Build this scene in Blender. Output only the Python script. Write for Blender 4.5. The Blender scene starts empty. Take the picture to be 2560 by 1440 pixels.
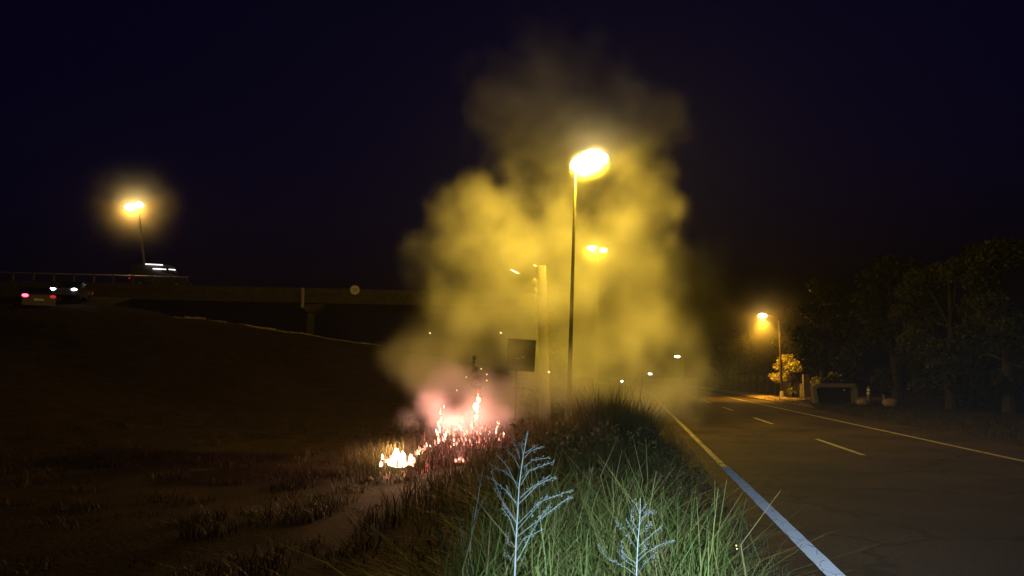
import bpy, math, random
import numpy as np
from mathutils import Vector, Matrix

random.seed(7)
RNG = np.random.default_rng(11)
SC = bpy.context.scene
COL = SC.collection

# ------------------------------------------------------------------ camera
FPX = 1900.0                      # focal length in photograph pixels (2560 wide)
CAM_Z = 1.75
PITCH = math.atan(221.0 / FPX)
YAW = math.atan(300.0 / FPX)
cam_data = bpy.data.cameras.new("camera")
cam_data.sensor_width = 36.0
cam_data.lens = 36.0 * FPX / 2560.0
cam_data.clip_start = 0.05
cam_data.clip_end = 3000.0
cam = bpy.data.objects.new("camera", cam_data)
COL.objects.link(cam)
cam.location = (0, 0, CAM_Z)
cam.rotation_euler = (math.pi / 2 + PITCH, 0, YAW)
SC.camera = cam
CAM_R = cam.rotation_euler.to_matrix()


def ray(px, py):
    return CAM_R @ Vector(((px - 1280.0) / FPX, -(py - 720.0) / FPX, -1.0))


def P(px, py, depth):
    """World point seen at (px, py) of the photograph, depth metres away."""
    return Vector((0, 0, CAM_Z)) + ray(px, py) * depth


def G(px, py, z=0.0):
    d = ray(px, py)
    return Vector((0, 0, CAM_Z)) + d * ((z - CAM_Z) / d.z)


# ------------------------------------------------------------------ world, moon, exposure
SUN_EL = -2.0
w = bpy.data.worlds.new("World")
SC.world = w
w.use_nodes = True
wn = w.node_tree.nodes
bg = wn["Background"]
sky = wn.new("ShaderNodeTexSky")
sky.sky_type = 'NISHITA'
sky.sun_disc = False
sky.sun_elevation = math.radians(SUN_EL)
sky.sun_rotation = math.radians(200)
tint = wn.new("ShaderNodeMix")      # deep blue of the night sky
tint.data_type = 'RGBA'
tint.blend_type = 'MULTIPLY'
tint.inputs[0].default_value = 1.0
tint.inputs[7].default_value = (0.05, 0.04, 1.0, 1)
w.node_tree.links.new(sky.outputs[0], tint.inputs[6])
w.node_tree.links.new(tint.outputs[2], bg.inputs[0])
bg.inputs[1].default_value = 0.05

moon_d = bpy.data.lights.new("moon", 'SUN')
moon_d.energy = 0.004
moon_d.angle = math.radians(0.5)
moon_d.color = (0.75, 0.85, 1.0)
moon = bpy.data.objects.new("moon", moon_d)
COL.objects.link(moon)
moon.rotation_euler = (math.radians(50), 0, math.radians(200))

SC.view_settings.view_transform = 'Standard'
SC.view_settings.look = 'None'
SC.view_settings.exposure = 0.0
SC.view_settings.gamma = 1.0
SC.view_settings.use_curve_mapping = False

# the photographer's hand-held torch
TORCH_POWER = 3600.0
td = bpy.data.lights.new("hand_torch_light", 'SPOT')
td.energy = TORCH_POWER
td.color = (0.56, 0.75, 1.0)
td.shadow_soft_size = 0.012
td.spot_size = math.radians(44)
td.spot_blend = 0.9
torch = bpy.data.objects.new("hand_torch_light", td)
COL.objects.link(torch)
torch.location = (0.16, -0.05, CAM_Z + 0.03)
_aim = P(1860, 1540, 4.0)
torch.rotation_euler = (_aim - torch.location).to_track_quat('-Z', 'Y').to_euler()

SC.render.engine = 'CYCLES'
cy = SC.cycles
cy.use_denoising = True
cy.max_bounces = 5
cy.diffuse_bounces = 2
cy.glossy_bounces = 2
cy.transmission_bounces = 3
cy.transparent_max_bounces = 6
cy.volume_bounces = 2
cy.volume_step_rate = 3.0
cy.volume_max_steps = 256
cy.sample_clamp_indirect = 3.0
cy.caustics_reflective = False
cy.caustics_refractive = False

# ------------------------------------------------------------------ materials
MATS = {}


def mat(name, col, rough=0.8, var=0.25, scale=8.0, bump=0.0, bump_scale=30.0, spec=0.3, metal=0.0):
    if name in MATS:
        return MATS[name]
    m = bpy.data.materials.new(name)
    m.use_nodes = True
    nt = m.node_tree
    b = nt.nodes["Principled BSDF"]
    b.inputs["Roughness"].default_value = rough
    b.inputs["Specular IOR Level"].default_value = spec
    b.inputs["Metallic"].default_value = metal
    tc = nt.nodes.new("ShaderNodeTexCoord")
    nz = nt.nodes.new("ShaderNodeTexNoise")
    nz.inputs["Scale"].default_value = scale
    nz.inputs["Detail"].default_value = 5
    nt.links.new(tc.outputs["Object"], nz.inputs["Vector"])
    rp = nt.nodes.new("ShaderNodeValToRGB")
    rp.color_ramp.elements[0].position = 0.3
    rp.color_ramp.elements[1].position = 0.7
    rp.color_ramp.elements[0].color = [c * (1 - var) for c in col] + [1]
    rp.color_ramp.elements[1].color = [min(1, c * (1 + var)) for c in col] + [1]
    nt.links.new(nz.outputs["Fac"], rp.inputs[0])
    nt.links.new(rp.outputs[0], b.inputs["Base Color"])
    if bump:
        n2 = nt.nodes.new("ShaderNodeTexNoise")
        n2.inputs["Scale"].default_value = bump_scale
        n2.inputs["Detail"].default_value = 6
        nt.links.new(tc.outputs["Object"], n2.inputs["Vector"])
        bp = nt.nodes.new("ShaderNodeBump")
        bp.inputs["Strength"].default_value = bump
        bp.inputs["Distance"].default_value = 0.03
        nt.links.new(n2.outputs["Fac"], bp.inputs["Height"])
        nt.links.new(bp.outputs[0], b.inputs["Normal"])
    MATS[name] = m
    return m


def leaf_mat(name, cols, rough=0.6, trans=0.35):
    """Foliage: colour picked per leaf, some light passing through."""
    if name in MATS:
        return MATS[name]
    m = bpy.data.materials.new(name)
    m.use_nodes = True
    nt = m.node_tree
    nt.nodes.clear()
    out = nt.nodes.new("ShaderNodeOutputMaterial")
    g = nt.nodes.new("ShaderNodeNewGeometry")
    rp = nt.nodes.new("ShaderNodeValToRGB")
    el = rp.color_ramp.elements
    while len(el) < len(cols):
        el.new(0.5)
    for i, c in enumerate(cols):
        el[i].position = i / max(1, len(cols) - 1)
        el[i].color = list(c) + [1]
    nt.links.new(g.outputs["Random Per Island"], rp.inputs[0])
    d = nt.nodes.new("ShaderNodeBsdfPrincipled")
    d.inputs["Roughness"].default_value = rough
    d.inputs["Specular IOR Level"].default_value = 0.3
    t = nt.nodes.new("ShaderNodeBsdfTranslucent")
    mx = nt.nodes.new("ShaderNodeMixShader")
    mx.inputs[0].default_value = trans
    nt.links.new(rp.outputs[0], d.inputs["Base Color"])
    nt.links.new(rp.outputs[0], t.inputs["Color"])
    nt.links.new(d.outputs[0], mx.inputs[1])
    nt.links.new(t.outputs[0], mx.inputs[2])
    nt.links.new(mx.outputs[0], out.inputs["Surface"])
    MATS[name] = m
    return m


def glow(name, col, strength):
    if name in MATS:
        return MATS[name]
    m = bpy.data.materials.new(name)
    m.use_nodes = True
    nt = m.node_tree
    nt.nodes.clear()
    out = nt.nodes.new("ShaderNodeOutputMaterial")
    e = nt.nodes.new("ShaderNodeEmission")
    e.inputs[0].default_value = list(col) + [1]
    e.inputs[1].default_value = strength
    nt.links.new(e.outputs[0], out.inputs["Surface"])
    MATS[name] = m
    return m


def paint_mat(name, col, wear, fresh=True):
    """Road paint with glass beads: the beads turn the reflecting facets towards oncoming light."""
    if name in MATS:
        return MATS[name]
    m = bpy.data.materials.new(name)
    m.use_nodes = True
    nt = m.node_tree
    b = nt.nodes["Principled BSDF"]
    b.inputs["Roughness"].default_value = 0.7
    b.inputs["Specular IOR Level"].default_value = 0.2
    tc = nt.nodes.new("ShaderNodeTexCoord")
    nz = nt.nodes.new("ShaderNodeTexNoise")
    nz.inputs["Scale"].default_value = 5.0
    nz.inputs["Detail"].default_value = 9
    nz.inputs["Roughness"].default_value = 0.7
    nt.links.new(tc.outputs["Object"], nz.inputs["Vector"])
    rp = nt.nodes.new("ShaderNodeValToRGB")
    rp.color_ramp.elements[0].position = wear - 0.08
    rp.color_ramp.elements[1].position = wear + 0.04
    rp.color_ramp.elements[0].color = (0.05, 0.05, 0.05, 1)
    rp.color_ramp.elements[1].color = list(col) + [1]
    nt.links.new(nz.outputs["Fac"], rp.inputs[0])
    last = rp.outputs[0]
    if fresh:
        vo = nt.nodes.new("ShaderNodeTexVoronoi")
        vo.feature = 'DISTANCE_TO_EDGE'
        vo.inputs["Scale"].default_value = 5.0
        mp = nt.nodes.new("ShaderNodeMapping")
        mp.inputs["Scale"].default_value = (1.0, 0.45, 1)
        nt.links.new(tc.outputs["Object"], mp.inputs[0])
        nt.links.new(mp.outputs[0], vo.inputs["Vector"])
        lt = nt.nodes.new("ShaderNodeMapRange")
        lt.inputs[1].default_value = 0.004
        lt.inputs[2].default_value = 0.018
        n3 = nt.nodes.new("ShaderNodeTexNoise")
        n3.inputs["Scale"].default_value = 2.2
        nt.links.new(tc.outputs["Object"], n3.inputs["Vector"])
        gt = nt.nodes.new("ShaderNodeMath")
        gt.operation = 'GREATER_THAN'
        gt.inputs[1].default_value = 0.52
        nt.links.new(n3.outputs["Fac"], gt.inputs[0])
        nt.links.new(vo.outputs["Distance"], lt.inputs[0])
        mxx = nt.nodes.new("ShaderNodeMath")
        mxx.operation = 'MAXIMUM'
        nt.links.new(lt.outputs[0], mxx.inputs[0])
        nt.links.new(gt.outputs[0], mxx.inputs[1])
        mix = nt.nodes.new("ShaderNodeMix")
        mix.data_type = 'RGBA'
        nt.links.new(mxx.outputs[0], mix.inputs[0])
        mix.inputs[6].default_value = (0.12, 0.12, 0.13, 1)
        nt.links.new(last, mix.inputs[7])
        last = mix.outputs[2]
    nt.links.new(last, b.inputs["Base Color"])
    if fresh:
        cv = nt.nodes.new("ShaderNodeCombineXYZ")
        cv.inputs[0].default_value = -0.1
        cv.inputs[1].default_value = -0.97
        cv.inputs[2].default_value = 0.25
        nt.links.new(cv.outputs[0], b.inputs["Normal"])
    MATS[name] = m
    return m


# ------------------------------------------------------------------ mesh helpers
class MB:
    def __init__(self):
        self.v, self.f = [], []

    def add(self, vs, fs):
        o = len(self.v)
        self.v += [tuple(p) for p in vs]
        self.f += [tuple(i + o for i in f) for f in fs]
        return self

    def box(self, c, s, rot=None, taper=1.0):
        hx, hy, hz = s[0] / 2, s[1] / 2, s[2] / 2
        vs = []
        for z, k in ((-hz, 1.0), (hz, taper)):
            for x, y in ((-hx, -hy), (hx, -hy), (hx, hy), (-hx, hy)):
                p = Vector((x * k, y * k, z))
                if rot is not None:
                    p = rot @ p
                vs.append(p + Vector(c))
        return self.add(vs, [(3, 2, 1, 0), (4, 5, 6, 7), (0, 1, 5, 4), (1, 2, 6, 5), (2, 3, 7, 6), (3, 0, 4, 7)])

    def tube(self, pts, radii, n=8, cap=True):
        pts = [Vector(p) for p in pts]
        if not hasattr(radii, '__len__'):
            radii = [radii] * len(pts)
        vs, fs = [], []
        up = Vector((0.31, 0.95, 0.05)).normalized()
        for i, p in enumerate(pts):
            t = (pts[min(i + 1, len(pts) - 1)] - pts[max(i - 1, 0)]).normalized()
            a = t.cross(up)
            if a.length < 1e-3:
                a = t.cross(Vector((1, 0, 0)))
            a.normalize()
            b = t.cross(a)
            for k in range(n):
                an = 2 * math.pi * k / n
                vs.append(p + (a * math.cos(an) + b * math.sin(an)) * radii[i])
        for i in range(len(pts) - 1):
            for k in range(n):
                k2 = (k + 1) % n
                fs.append((i * n + k, i * n + k2, (i + 1) * n + k2, (i + 1) * n + k))
        if cap:
            fs.append(tuple(range(n - 1, -1, -1)))
            fs.append(tuple((len(pts) - 1) * n + k for k in range(n)))
        return self.add(vs, fs)

    def ball(self, c, r, nu=10, nv=7, rot=None, lump=0.0, half=None):
        vs, fs = [], []
        for j in range(nv + 1):
            th = math.pi * j / nv
            for i in range(nu):
                ph = 2 * math.pi * i / nu
                k = 1 + lump * math.sin(3.1 * ph + 2.3 * j) * math.sin(2.7 * j + ph)
                z = math.cos(th)
                if half == 'lower' and z > 0.15:
                    z = 0.15
                if half == 'upper' and z < -0.15:
                    z = -0.15
                p = Vector((r[0] * math.sin(th) * math.cos(ph) * k, r[1] * math.sin(th) * math.sin(ph) * k, r[2] * z * k))
                if rot is not None:
                    p = rot @ p
                vs.append(p + Vector(c))
        for j in range(nv):
            for i in range(nu):
                i2 = (i + 1) % nu
                fs.append((j * nu + i, (j + 1) * nu + i, (j + 1) * nu + i2, j * nu + i2))
        return self.add(vs, fs)

    def prism(self, outline, d0, d1, fn):
        """outline: (a, b) points; fn(a, b, d) -> world."""
        n = len(outline)
        vs = [fn(a, b, d0) for a, b in outline] + [fn(a, b, d1) for a, b in outline]
        fs = [tuple(range(n - 1, -1, -1)), tuple(range(n, 2 * n))]
        fs += [(i, (i + 1) % n, n + (i + 1) % n, n + i) for i in range(n)]
        return self.add(vs, fs)

    def build(self, name, m, parent=None, smooth=False):
        me = bpy.data.meshes.new(name)
        me.from_pydata([tuple(p) for p in self.v], [], self.f)
        me.update()
        return link(name, me, m, parent, smooth)


def link(name, me, m, parent=None, smooth=False):
    if m is not None and not me.materials:
        me.materials.append(m)
    if smooth:
        me.polygons.foreach_set("use_smooth", [True] * len(me.polygons))
    o = bpy.data.objects.new(name, me)
    COL.objects.link(o)
    if parent is not None:
        o.parent = parent
        o.matrix_parent_inverse = Matrix.Translation(-parent.location)
    return o


def tag(o, label=None, cat=None, group=None, kind=None):
    if label:
        o["label"] = label
    if cat:
        o["category"] = cat
    if group:
        o["group"] = group
    if kind:
        o["kind"] = kind
    return o


def thing(name, loc, label, cat, group=None):
    o = bpy.data.objects.new(name, None)
    COL.objects.link(o)
    o.location = loc
    o.empty_display_size = 0.2
    return tag(o, label, cat, group)


def mesh_np(name, verts, faces, m, parent=None):
    """faces: (n, k) int array, all the same size."""
    me = bpy.data.meshes.new(name)
    nf, k = faces.shape
    me.vertices.add(len(verts))
    me.vertices.foreach_set("co", np.asarray(verts, np.float32).ravel())
    me.loops.add(nf * k)
    me.loops.foreach_set("vertex_index", np.asarray(faces, np.int32).ravel())
    me.polygons.add(nf)
    me.polygons.foreach_set("loop_start", np.arange(0, nf * k, k, dtype=np.int32))
    me.update(calc_edges=True)
    me.validate()
    return link(name, me, m, parent)


# ------------------------------------------------------------------ terrain
def bend(y):
    """The road swings a little to the left beyond the smoke."""
    return np.where(y > 75, -0.0004 * (np.minimum(y, 220) - 75) ** 2 - np.maximum(y - 220, 0) * 0.116, 0.0)


RIDGE = [P(-420, 800, 34), P(-200, 772, 38), P(0, 763, 42), P(130, 762, 45), P(250, 755, 49), P(350, 776, 52),
         P(569, 804, 55), P(723, 827, 57), P(952, 863, 60), P(1100, 893, 63), P(1250, 925, 68), P(1330, 945, 74)]
RX = np.array([[p.x, p.y, p.z] for p in RIDGE])


def smooth01(t):
    t = np.clip(t, 0, 1)
    return t * t * (3 - 2 * t)


def wob(x, y):
    return (0.5 * np.sin(x * 0.9 + 1.3 * np.sin(y * 0.45)) * np.sin(y * 0.7 + 0.6)
            + 0.3 * np.sin(x * 2.1 + y * 1.3 + 1.0) + 0.2 * np.sin(x * 3.7 - y * 2.9))


def height(x, y):
    x = np.asarray(x, float)
    y = np.asarray(y, float)
    best = np.full(x.shape, 1e9)
    zr = np.zeros(x.shape)
    side = np.zeros(x.shape)
    for a, b in zip(RX[:-1], RX[1:]):
        ab = b[:2] - a[:2]
        t = np.clip(((x - a[0]) * ab[0] + (y - a[1]) * ab[1]) / (ab @ ab), 0, 1)
        qx, qy = a[0] + t * ab[0], a[1] + t * ab[1]
        d = np.hypot(x - qx, y - qy)
        s = np.sign(ab[0] * (y - a[1]) - ab[1] * (x - a[0]))
        m = d < best
        best = np.where(m, d, best)
        zr = np.where(m, a[2] + t * (b[2] - a[2]), zr)
        side = np.where(m, s, side)
    near = zr * (1 - smooth01(best / 24.0))
    far = (zr + 0.02 * best) * (1 - smooth01((best - 13) / 22.0))
    hill = np.where(side > 0, far, near)
    hill = hill * smooth01((-1.5 - x) / 8.0 + 0.5 * (y > 45))
    rough = wob(x, y)
    left = smooth01((0.6 - x) / 1.2)
    verge = left * (0.06 + 0.05 * rough - 0.25 * smooth01((-2.2 - x) / 2.5))
    right = smooth01((x - 9.5) / 0.7) * (0.12 + 0.03 * rough)
    road = np.where((x > 0.75) & (x < 9.7), -0.03, 0.0)
    return hill * (1 + 0.02 * rough) + verge + right + road


def axis(lo, hi, step, far_lo, far_hi, extra=()):
    mid = np.arange(lo, hi + 1e-6, step)
    g = [lo - step * 1.4 ** k for k in range(1, 40) if lo - step * 1.4 ** k > far_lo] + [far_lo]
    h = [hi + step * 1.4 ** k for k in range(1, 40) if hi + step * 1.4 ** k < far_hi] + [far_hi]
    return np.unique(np.round(np.concatenate([g, mid, h, extra]), 4))


gx = axis(-70, 24, 0.9, -600, 600, extra=(0.7, 0.8, 9.55, 9.75))
gy = axis(-8, 110, 0.9, -600, 600)
XX, YY = np.meshgrid(gx, gy)
ZZ = height(XX, YY)
vv = np.stack([XX + bend(YY), YY, ZZ], -1).reshape(-1, 3)
nx, ny = len(gx), len(gy)
ii = (np.arange(ny - 1)[:, None] * nx + np.arange(nx - 1)[None, :]).ravel()
ff = np.stack([ii, ii + 1, ii + 1 + nx, ii + nx], -1)
soil = mat("soil_and_dead_grass", (0.026, 0.016, 0.008), rough=0.95, var=0.5, scale=1.6, bump=1.0, bump_scale=14, spec=0.1)
ground = mesh_np("ground", vv, ff, soil)
ground.data.polygons.foreach_set("use_smooth", [True] * len(ground.data.polygons))
tag(ground, "dark uneven ground of soil and dead grass", kind="structure")

# ------------------------------------------------------------------ road
XL = G(2090, 1440).x           # edge line
asphalt = mat("asphalt", (0.042, 0.025, 0.015), rough=0.78, var=0.55, scale=0.5, bump=0.8, bump_scale=60, spec=0.22)
_nt = asphalt.node_tree
_b = _nt.nodes["Principled BSDF"]
_base = _b.inputs["Base Color"].links[0].from_socket
_tc = _nt.nodes.new("ShaderNodeTexCoord")
_g = _nt.nodes.new("ShaderNodeTexNoise")          # stone grain
_g.inputs["Scale"].default_value = 22
_g.inputs["Detail"].default_value = 4
_nt.links.new(_tc.outputs["Object"], _g.inputs["Vector"])
_mr = _nt.nodes.new("ShaderNodeMapRange")
_mr.inputs[1].default_value, _mr.inputs[2].default_value = 0.3, 0.7
_mr.inputs[3].default_value, _mr.inputs[4].default_value = 0.5, 1.6
_nt.links.new(_g.outputs["Fac"], _mr.inputs[0])
_vo = _nt.nodes.new("ShaderNodeTexVoronoi")       # sealed cracks
_vo.feature = 'DISTANCE_TO_EDGE'
_vo.inputs["Scale"].default_value = 0.28
_wn = _nt.nodes.new("ShaderNodeTexNoise")
_wn.inputs["Scale"].default_value = 1.1
_nt.links.new(_tc.outputs["Object"], _wn.inputs["Vector"])
_vm = _nt.nodes.new("ShaderNodeVectorMath")
_vm.operation = 'MULTIPLY_ADD'
_vm.inputs[1].default_value = (1.3, 1.3, 1.3)
_nt.links.new(_wn.outputs["Color"], _vm.inputs[0])
_nt.links.new(_tc.outputs["Object"], _vm.inputs[2])
_nt.links.new(_vm.outputs[0], _vo.inputs["Vector"])
_cr = _nt.nodes.new("ShaderNodeMapRange")
_cr.inputs[1].default_value, _cr.inputs[2].default_value = 0.004, 0.02
_cr.inputs[3].default_value, _cr.inputs[4].default_value = 0.35, 1.0
_nt.links.new(_vo.outputs["Distance"], _cr.inputs[0])
_m1 = _nt.nodes.new("ShaderNodeMath")
_m1.operation = 'MULTIPLY'
_nt.links.new(_mr.outputs[0], _m1.inputs[0])
_nt.links.new(_cr.outputs[0], _m1.inputs[1])
_sc = _nt.nodes.new("ShaderNodeVectorMath")
_sc.operation = 'SCALE'
_nt.links.new(_base, _sc.inputs[0])
_nt.links.new(_m1.outputs[0], _sc.inputs["Scale"])
_nt.links.new(_sc.outputs[0], _b.inputs["Base Color"])


def strip(name, x0, x1, y0, y1, z, m, parent=None, step=2.0, ragged=0.0, seed=0):
    r = random.Random(seed)
    n = max(2, int((y1 - y0) / step) + 1)
    ys = np.linspace(y0, y1, n)
    vs, fs = [], []
    for y in ys:
        bx = float(bend(np.array(y)))
        vs += [(x0 + bx + r.uniform(-ragged, ragged), y, z), (x1 + bx + r.uniform(-ragged, ragged), y, z)]
    for i in range(n - 1):
        fs.append((2 * i, 2 * i + 1, 2 * i + 3, 2 * i + 2))
    return MB().add(vs, fs).build(name, m, parent)


road = strip("road", XL - 0.55, 9.62, -12, 420, 0.0, asphalt, step=0.5, ragged=0.05)
tag(road, "dark two lane asphalt road running away on the right", kind="structure")
fresh = paint_mat("fresh_white_paint", (0.86, 0.87, 0.88), 0.31)
worn = paint_mat("worn_paint", (0.42, 0.38, 0.30), 0.47, fresh=False)
semi = paint_mat("semi_worn_paint", (0.50, 0.46, 0.40), 0.42, fresh=False)
y_cut = G(1815, 1168).y
e1 = strip("edge_line", XL - 0.085, XL + 0.085, -8, y_cut, 0.005, fresh, road, step=0.25, ragged=0.004, seed=1)
e1["label"] = "fresh white edge line near the camera"
e2 = strip("edge_line", XL - 0.075, XL + 0.05, y_cut + 0.02, 130, 0.004, worn, road, step=0.5, ragged=0.012, seed=2)
e2["label"] = "worn narrow edge line running into the smoke"
ca, cb = G(2045, 1098), G(2155, 1138)
XC = (ca.x + cb.x) / 2
dash_len = ca.y - cb.y
for k in range(0, 7):
    y0 = cb.y + k * dash_len * 2.55
    strip("centre_dash", XC - 0.06, XC + 0.06, y0, y0 + dash_len, 0.004, semi, road, step=0.5, ragged=0.006, seed=10 + k)
ra = G(2090, 1052)
rb = G(2560, 1152)
XR = (ra.x + rb.x) / 2
strip("edge_line", XR - 0.06, XR + 0.06, -5, 120, 0.004, semi, road, step=0.5, ragged=0.01, seed=30)
lit_verge = mat("lamplit_verge", (0.24, 0.185, 0.11), rough=0.95, var=0.35, scale=1.2, bump=0.6, bump_scale=25, spec=0.1)  # pale colour carries the lamplight falling on the far verge
_n = 60
_ys = np.linspace(44, 150, _n)
_v, _f = [], []
_rs = random.Random(4)
for _y in _ys:
    for _k, _x in enumerate([9.66 + _q * min(1, (_y - 43) / 14) for _q in (_rs.uniform(0, 0.05), 0.5, 1.2, 2.0 + _rs.uniform(-0.5, 0.5))]):
        _v.append((_x + float(bend(np.array(_y))), _y, float(height(np.array(max(_x, 9.8)), np.array(_y))) * min(1, (_x - 9.5) / 0.7) + 0.03))
for _i in range(_n - 1):
    for _k in range(3):
        _f.append((4 * _i + _k, 4 * _i + _k + 1, 4 * _i + _k + 5, 4 * _i + _k + 4))
tag(MB().add(_v, _f).build("lamplit_verge", lit_verge), "verge strip coloured pale as lamplight along the far right side of the road", kind="structure")
print("LINES", XL, XC, XR, y_cut, ca, cb, ra, rb)

# ------------------------------------------------------------------ street lamps
SODIUM = (1.0, 0.62, 0.014)
AMBER = (1.0, 0.47, 0.03)
steel = mat("galvanised_steel", (0.30, 0.29, 0.27), rough=0.5, var=0.2, scale=3, metal=0.3)
housing_m = mat("lamp_housing", (0.22, 0.22, 0.22), rough=0.5)
lens_m = glow("sodium_lens", (1.0, 0.72, 0.26), 60.0)
concrete = mat("concrete", (0.085, 0.075, 0.065), rough=0.9, var=0.3, scale=2.5, bump=0.3)


def street_lamp(base, top, heads, power, label, r0=0.11, r1=0.06, hs=1.0, down=0, big=1.0, post_m=None, group="street lamps", color=SODIUM, lens=None, warm=None, drop=0.32):
    base, top = Vector(base), Vector(top)
    t = thing("street_lamp", base, label, "street lamp", group)
    n = 9
    pts = [base.lerp(top, i / n) for i in range(n + 1)]
    MB().tube(pts, [r0 + (r1 - r0) * i / n for i in range(n + 1)], 10).build("post", post_m or steel, t, True)
    MB().tube([base, base + Vector((0, 0, 0.12)), base + Vector((0, 0, 0.5))], [r0 * 1.9, r0 * 1.8, r0 * 1.25], 10).build("base_collar", steel, t)
    for h in heads:
        h = Vector(h)
        d = (h - top)
        d.z = 0
        ln = max(d.length, 0.01)
        dn = d / ln
        back = h - dn * 0.34 * hs + Vector((0, 0, 0.05 * hs))
        MB().tube([top - Vector((0, 0, 0.12)), top.lerp(back, 0.5) + Vector((0, 0, 0.06 * hs)), back], [r1 * 0.8, 0.03 * hs, 0.028 * hs], 6).build("arm", post_m or steel, t)
        rot = dn.to_track_quat('X', 'Z').to_matrix()
        hd = MB().ball(h + Vector((0, 0, 0.05 * hs)), (0.30 * hs, 0.14 * hs, 0.09 * hs), 12, 8, rot, half='upper').build("lamp_head", housing_m, t, True)
        MB().ball(h - Vector((0, 0, 0.05 * hs)), (0.33 * hs * big, 0.20 * hs * big, 0.17 * hs * big), 14, 10, rot).build("lens", lens or lens_m, hd, True)
        ld = bpy.data.lights.new("lamp_light", 'POINT')
        ld.energy = power / len(heads)
        ld.color = color
        ld.shadow_soft_size = 0.10 * hs
        lo = bpy.data.objects.new("lamp_light", ld)
        COL.objects.link(lo)
        lo.parent = t
        lo.location = h - Vector((0, 0, (drop + 0.17 * (big - 1)) * hs)) - base
    if down:
        sd_ = bpy.data.lights.new("lamp_beam", 'SPOT')
        sd_.energy = down
        sd_.color = color
        sd_.shadow_soft_size = 0.1
        sd_.spot_size = math.radians(130)
        sd_.spot_blend = 0.8
        so_ = bpy.data.objects.new("lamp_beam", sd_)
        COL.objects.link(so_)
        so_.parent = t
        so_.location = Vector(heads[0]) - Vector((0, 0, drop * hs)) - base
    return t


def gz(p):
    return Vector((p.x, p.y, float(height(np.array(p.x - float(bend(np.array(p.y)))), np.array(p.y)))))


# the tall lamp in the smoke
D1 = 28.0
top1 = P(1439, 425, D1)
b1 = P(1420, 960, D1)
b1 = gz(Vector((b1.x, b1.y, 0)))
street_lamp(b1, top1, [P(1457, 404, D1 - 0.3), P(1486, 390, D1 + 0.4)], 3900,
            "tall steel street lamp glaring white out of the smoke", r0=0.095, r1=0.042, hs=1.5, big=1.15, drop=0.28, post_m=mat("weathered_steel", (0.13, 0.125, 0.115), rough=0.6, metal=0.2))
# the twin lamp further behind
D2 = 48.0
top2 = P(1495, 628, D2)
street_lamp(gz(P(1490, 960, D2)), top2, [P(1480, 618, D2), P(1508, 623, D2 + 0.4)], 1600,
            "smaller twin headed street lamp seen through yellow smoke", r0=0.1, r1=0.05, hs=0.9)
# the two along the right of the road
r1p = P(1906, 788, 60)
street_lamp(gz(r1p + Vector((1.3, 0.3, 0))), r1p + Vector((1.3, 0.3, -0.35)), [r1p], 1000,
            "single street lamp on the right verge in front of dark trees", hs=0.85, down=7500, color=AMBER, big=1.2, post_m=mat('tarred_wood', (0.025, 0.02, 0.015), rough=0.9, spec=0.1))
r2p = P(1693, 890, 165)
street_lamp(gz(r2p + Vector((1.2, 0, 0))), r2p + Vector((1.2, 0, -0.3)), [r2p], 700,
            "small distant street lamp further along the right verge", hs=1.6, down=5000, post_m=mat('dark_post', (0.04, 0.035, 0.03), rough=0.8))
white_l = glow("white_lens", (0.8, 0.95, 1.0), 40.0)
r3p = P(1625, 934, 230)
street_lamp(gz(r3p + Vector((0.6, 0, 0))), r3p + Vector((0.6, 0, -0.2)), [r3p], 200,
            "tiny white far off lamp beside the distant road", hs=1.5, color=(0.9, 0.95, 1), lens=white_l)
r4p = P(1469, 947, 120)
street_lamp(gz(r4p + Vector((0.4, 0, 0))), r4p + Vector((0.4, 0, -0.12)), [r4p], 30,
            "tiny low white lamp left of the bright road light", hs=0.6, color=(1, 0.95, 0.8), lens=white_l, r0=0.05, r1=0.04)

# ------------------------------------------------------------------ overpass bridge
BD = 68.0
bl, br_ = P(-260, 690, BD - 4), P(1340, 722, BD + 8)
bl.z = br_.z = 0.5 * (P(600, 712, BD).z + P(950, 722, BD + 2).z)
ztop = bl.z
along = (br_ - bl)
blen = along.length
along.normalize()
across = Vector((-along.y, along.x, 0))


def bpt(s, d, z):
    return Vector((bl.x, bl.y, 0)) + along * s + across * d + Vector((0, 0, z))


def bs_of(px):
    """distance along the bridge whose front face shows at px"""
    best = min(range(0, 2000), key=lambda i: abs(proj(bpt(blen * i / 2000, 0, ztop))[0] - px))
    return blen * best / 2000


def proj(p):
    q = CAM_R.transposed() @ (Vector(p) - Vector((0, 0, CAM_Z)))
    return 1280 + FPX * q.x / -q.z, 720 - FPX * q.y / -q.z


bridge = thing("overpass_bridge", (bl.x, bl.y, 0), "grey concrete overpass crossing behind the dark embankment on the left", "bridge")
MB().prism([(0, ztop - 1.25), (blen, ztop - 1.25), (blen, ztop - 0.1), (0, ztop - 0.1)], 0, 9.0,
           lambda a, b, d: bpt(a, d, b)).build("deck", concrete, bridge)
MB().prism([(0, ztop - 0.42), (blen, ztop - 0.42), (blen, ztop + 0.12), (0, ztop + 0.12)], -0.22, -0.004,
           lambda a, b, d: bpt(a, d, b)).build("parapet", concrete, bridge)
rail_s = bs_of(470)
MB().tube([bpt(0, -0.1, ztop + 0.85), bpt(rail_s, -0.1, ztop + 0.85)], 0.05, 6).build("handrail", steel, bridge)
s = 0.8
while s < rail_s:
    MB().box(bpt(s, -0.1, ztop + 0.52), (0.17, 0.17, 0.72), Matrix.Rotation(math.atan2(along.y, along.x), 3, 'Z')).build("baluster", concrete, bridge)
    s += 1.6
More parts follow.
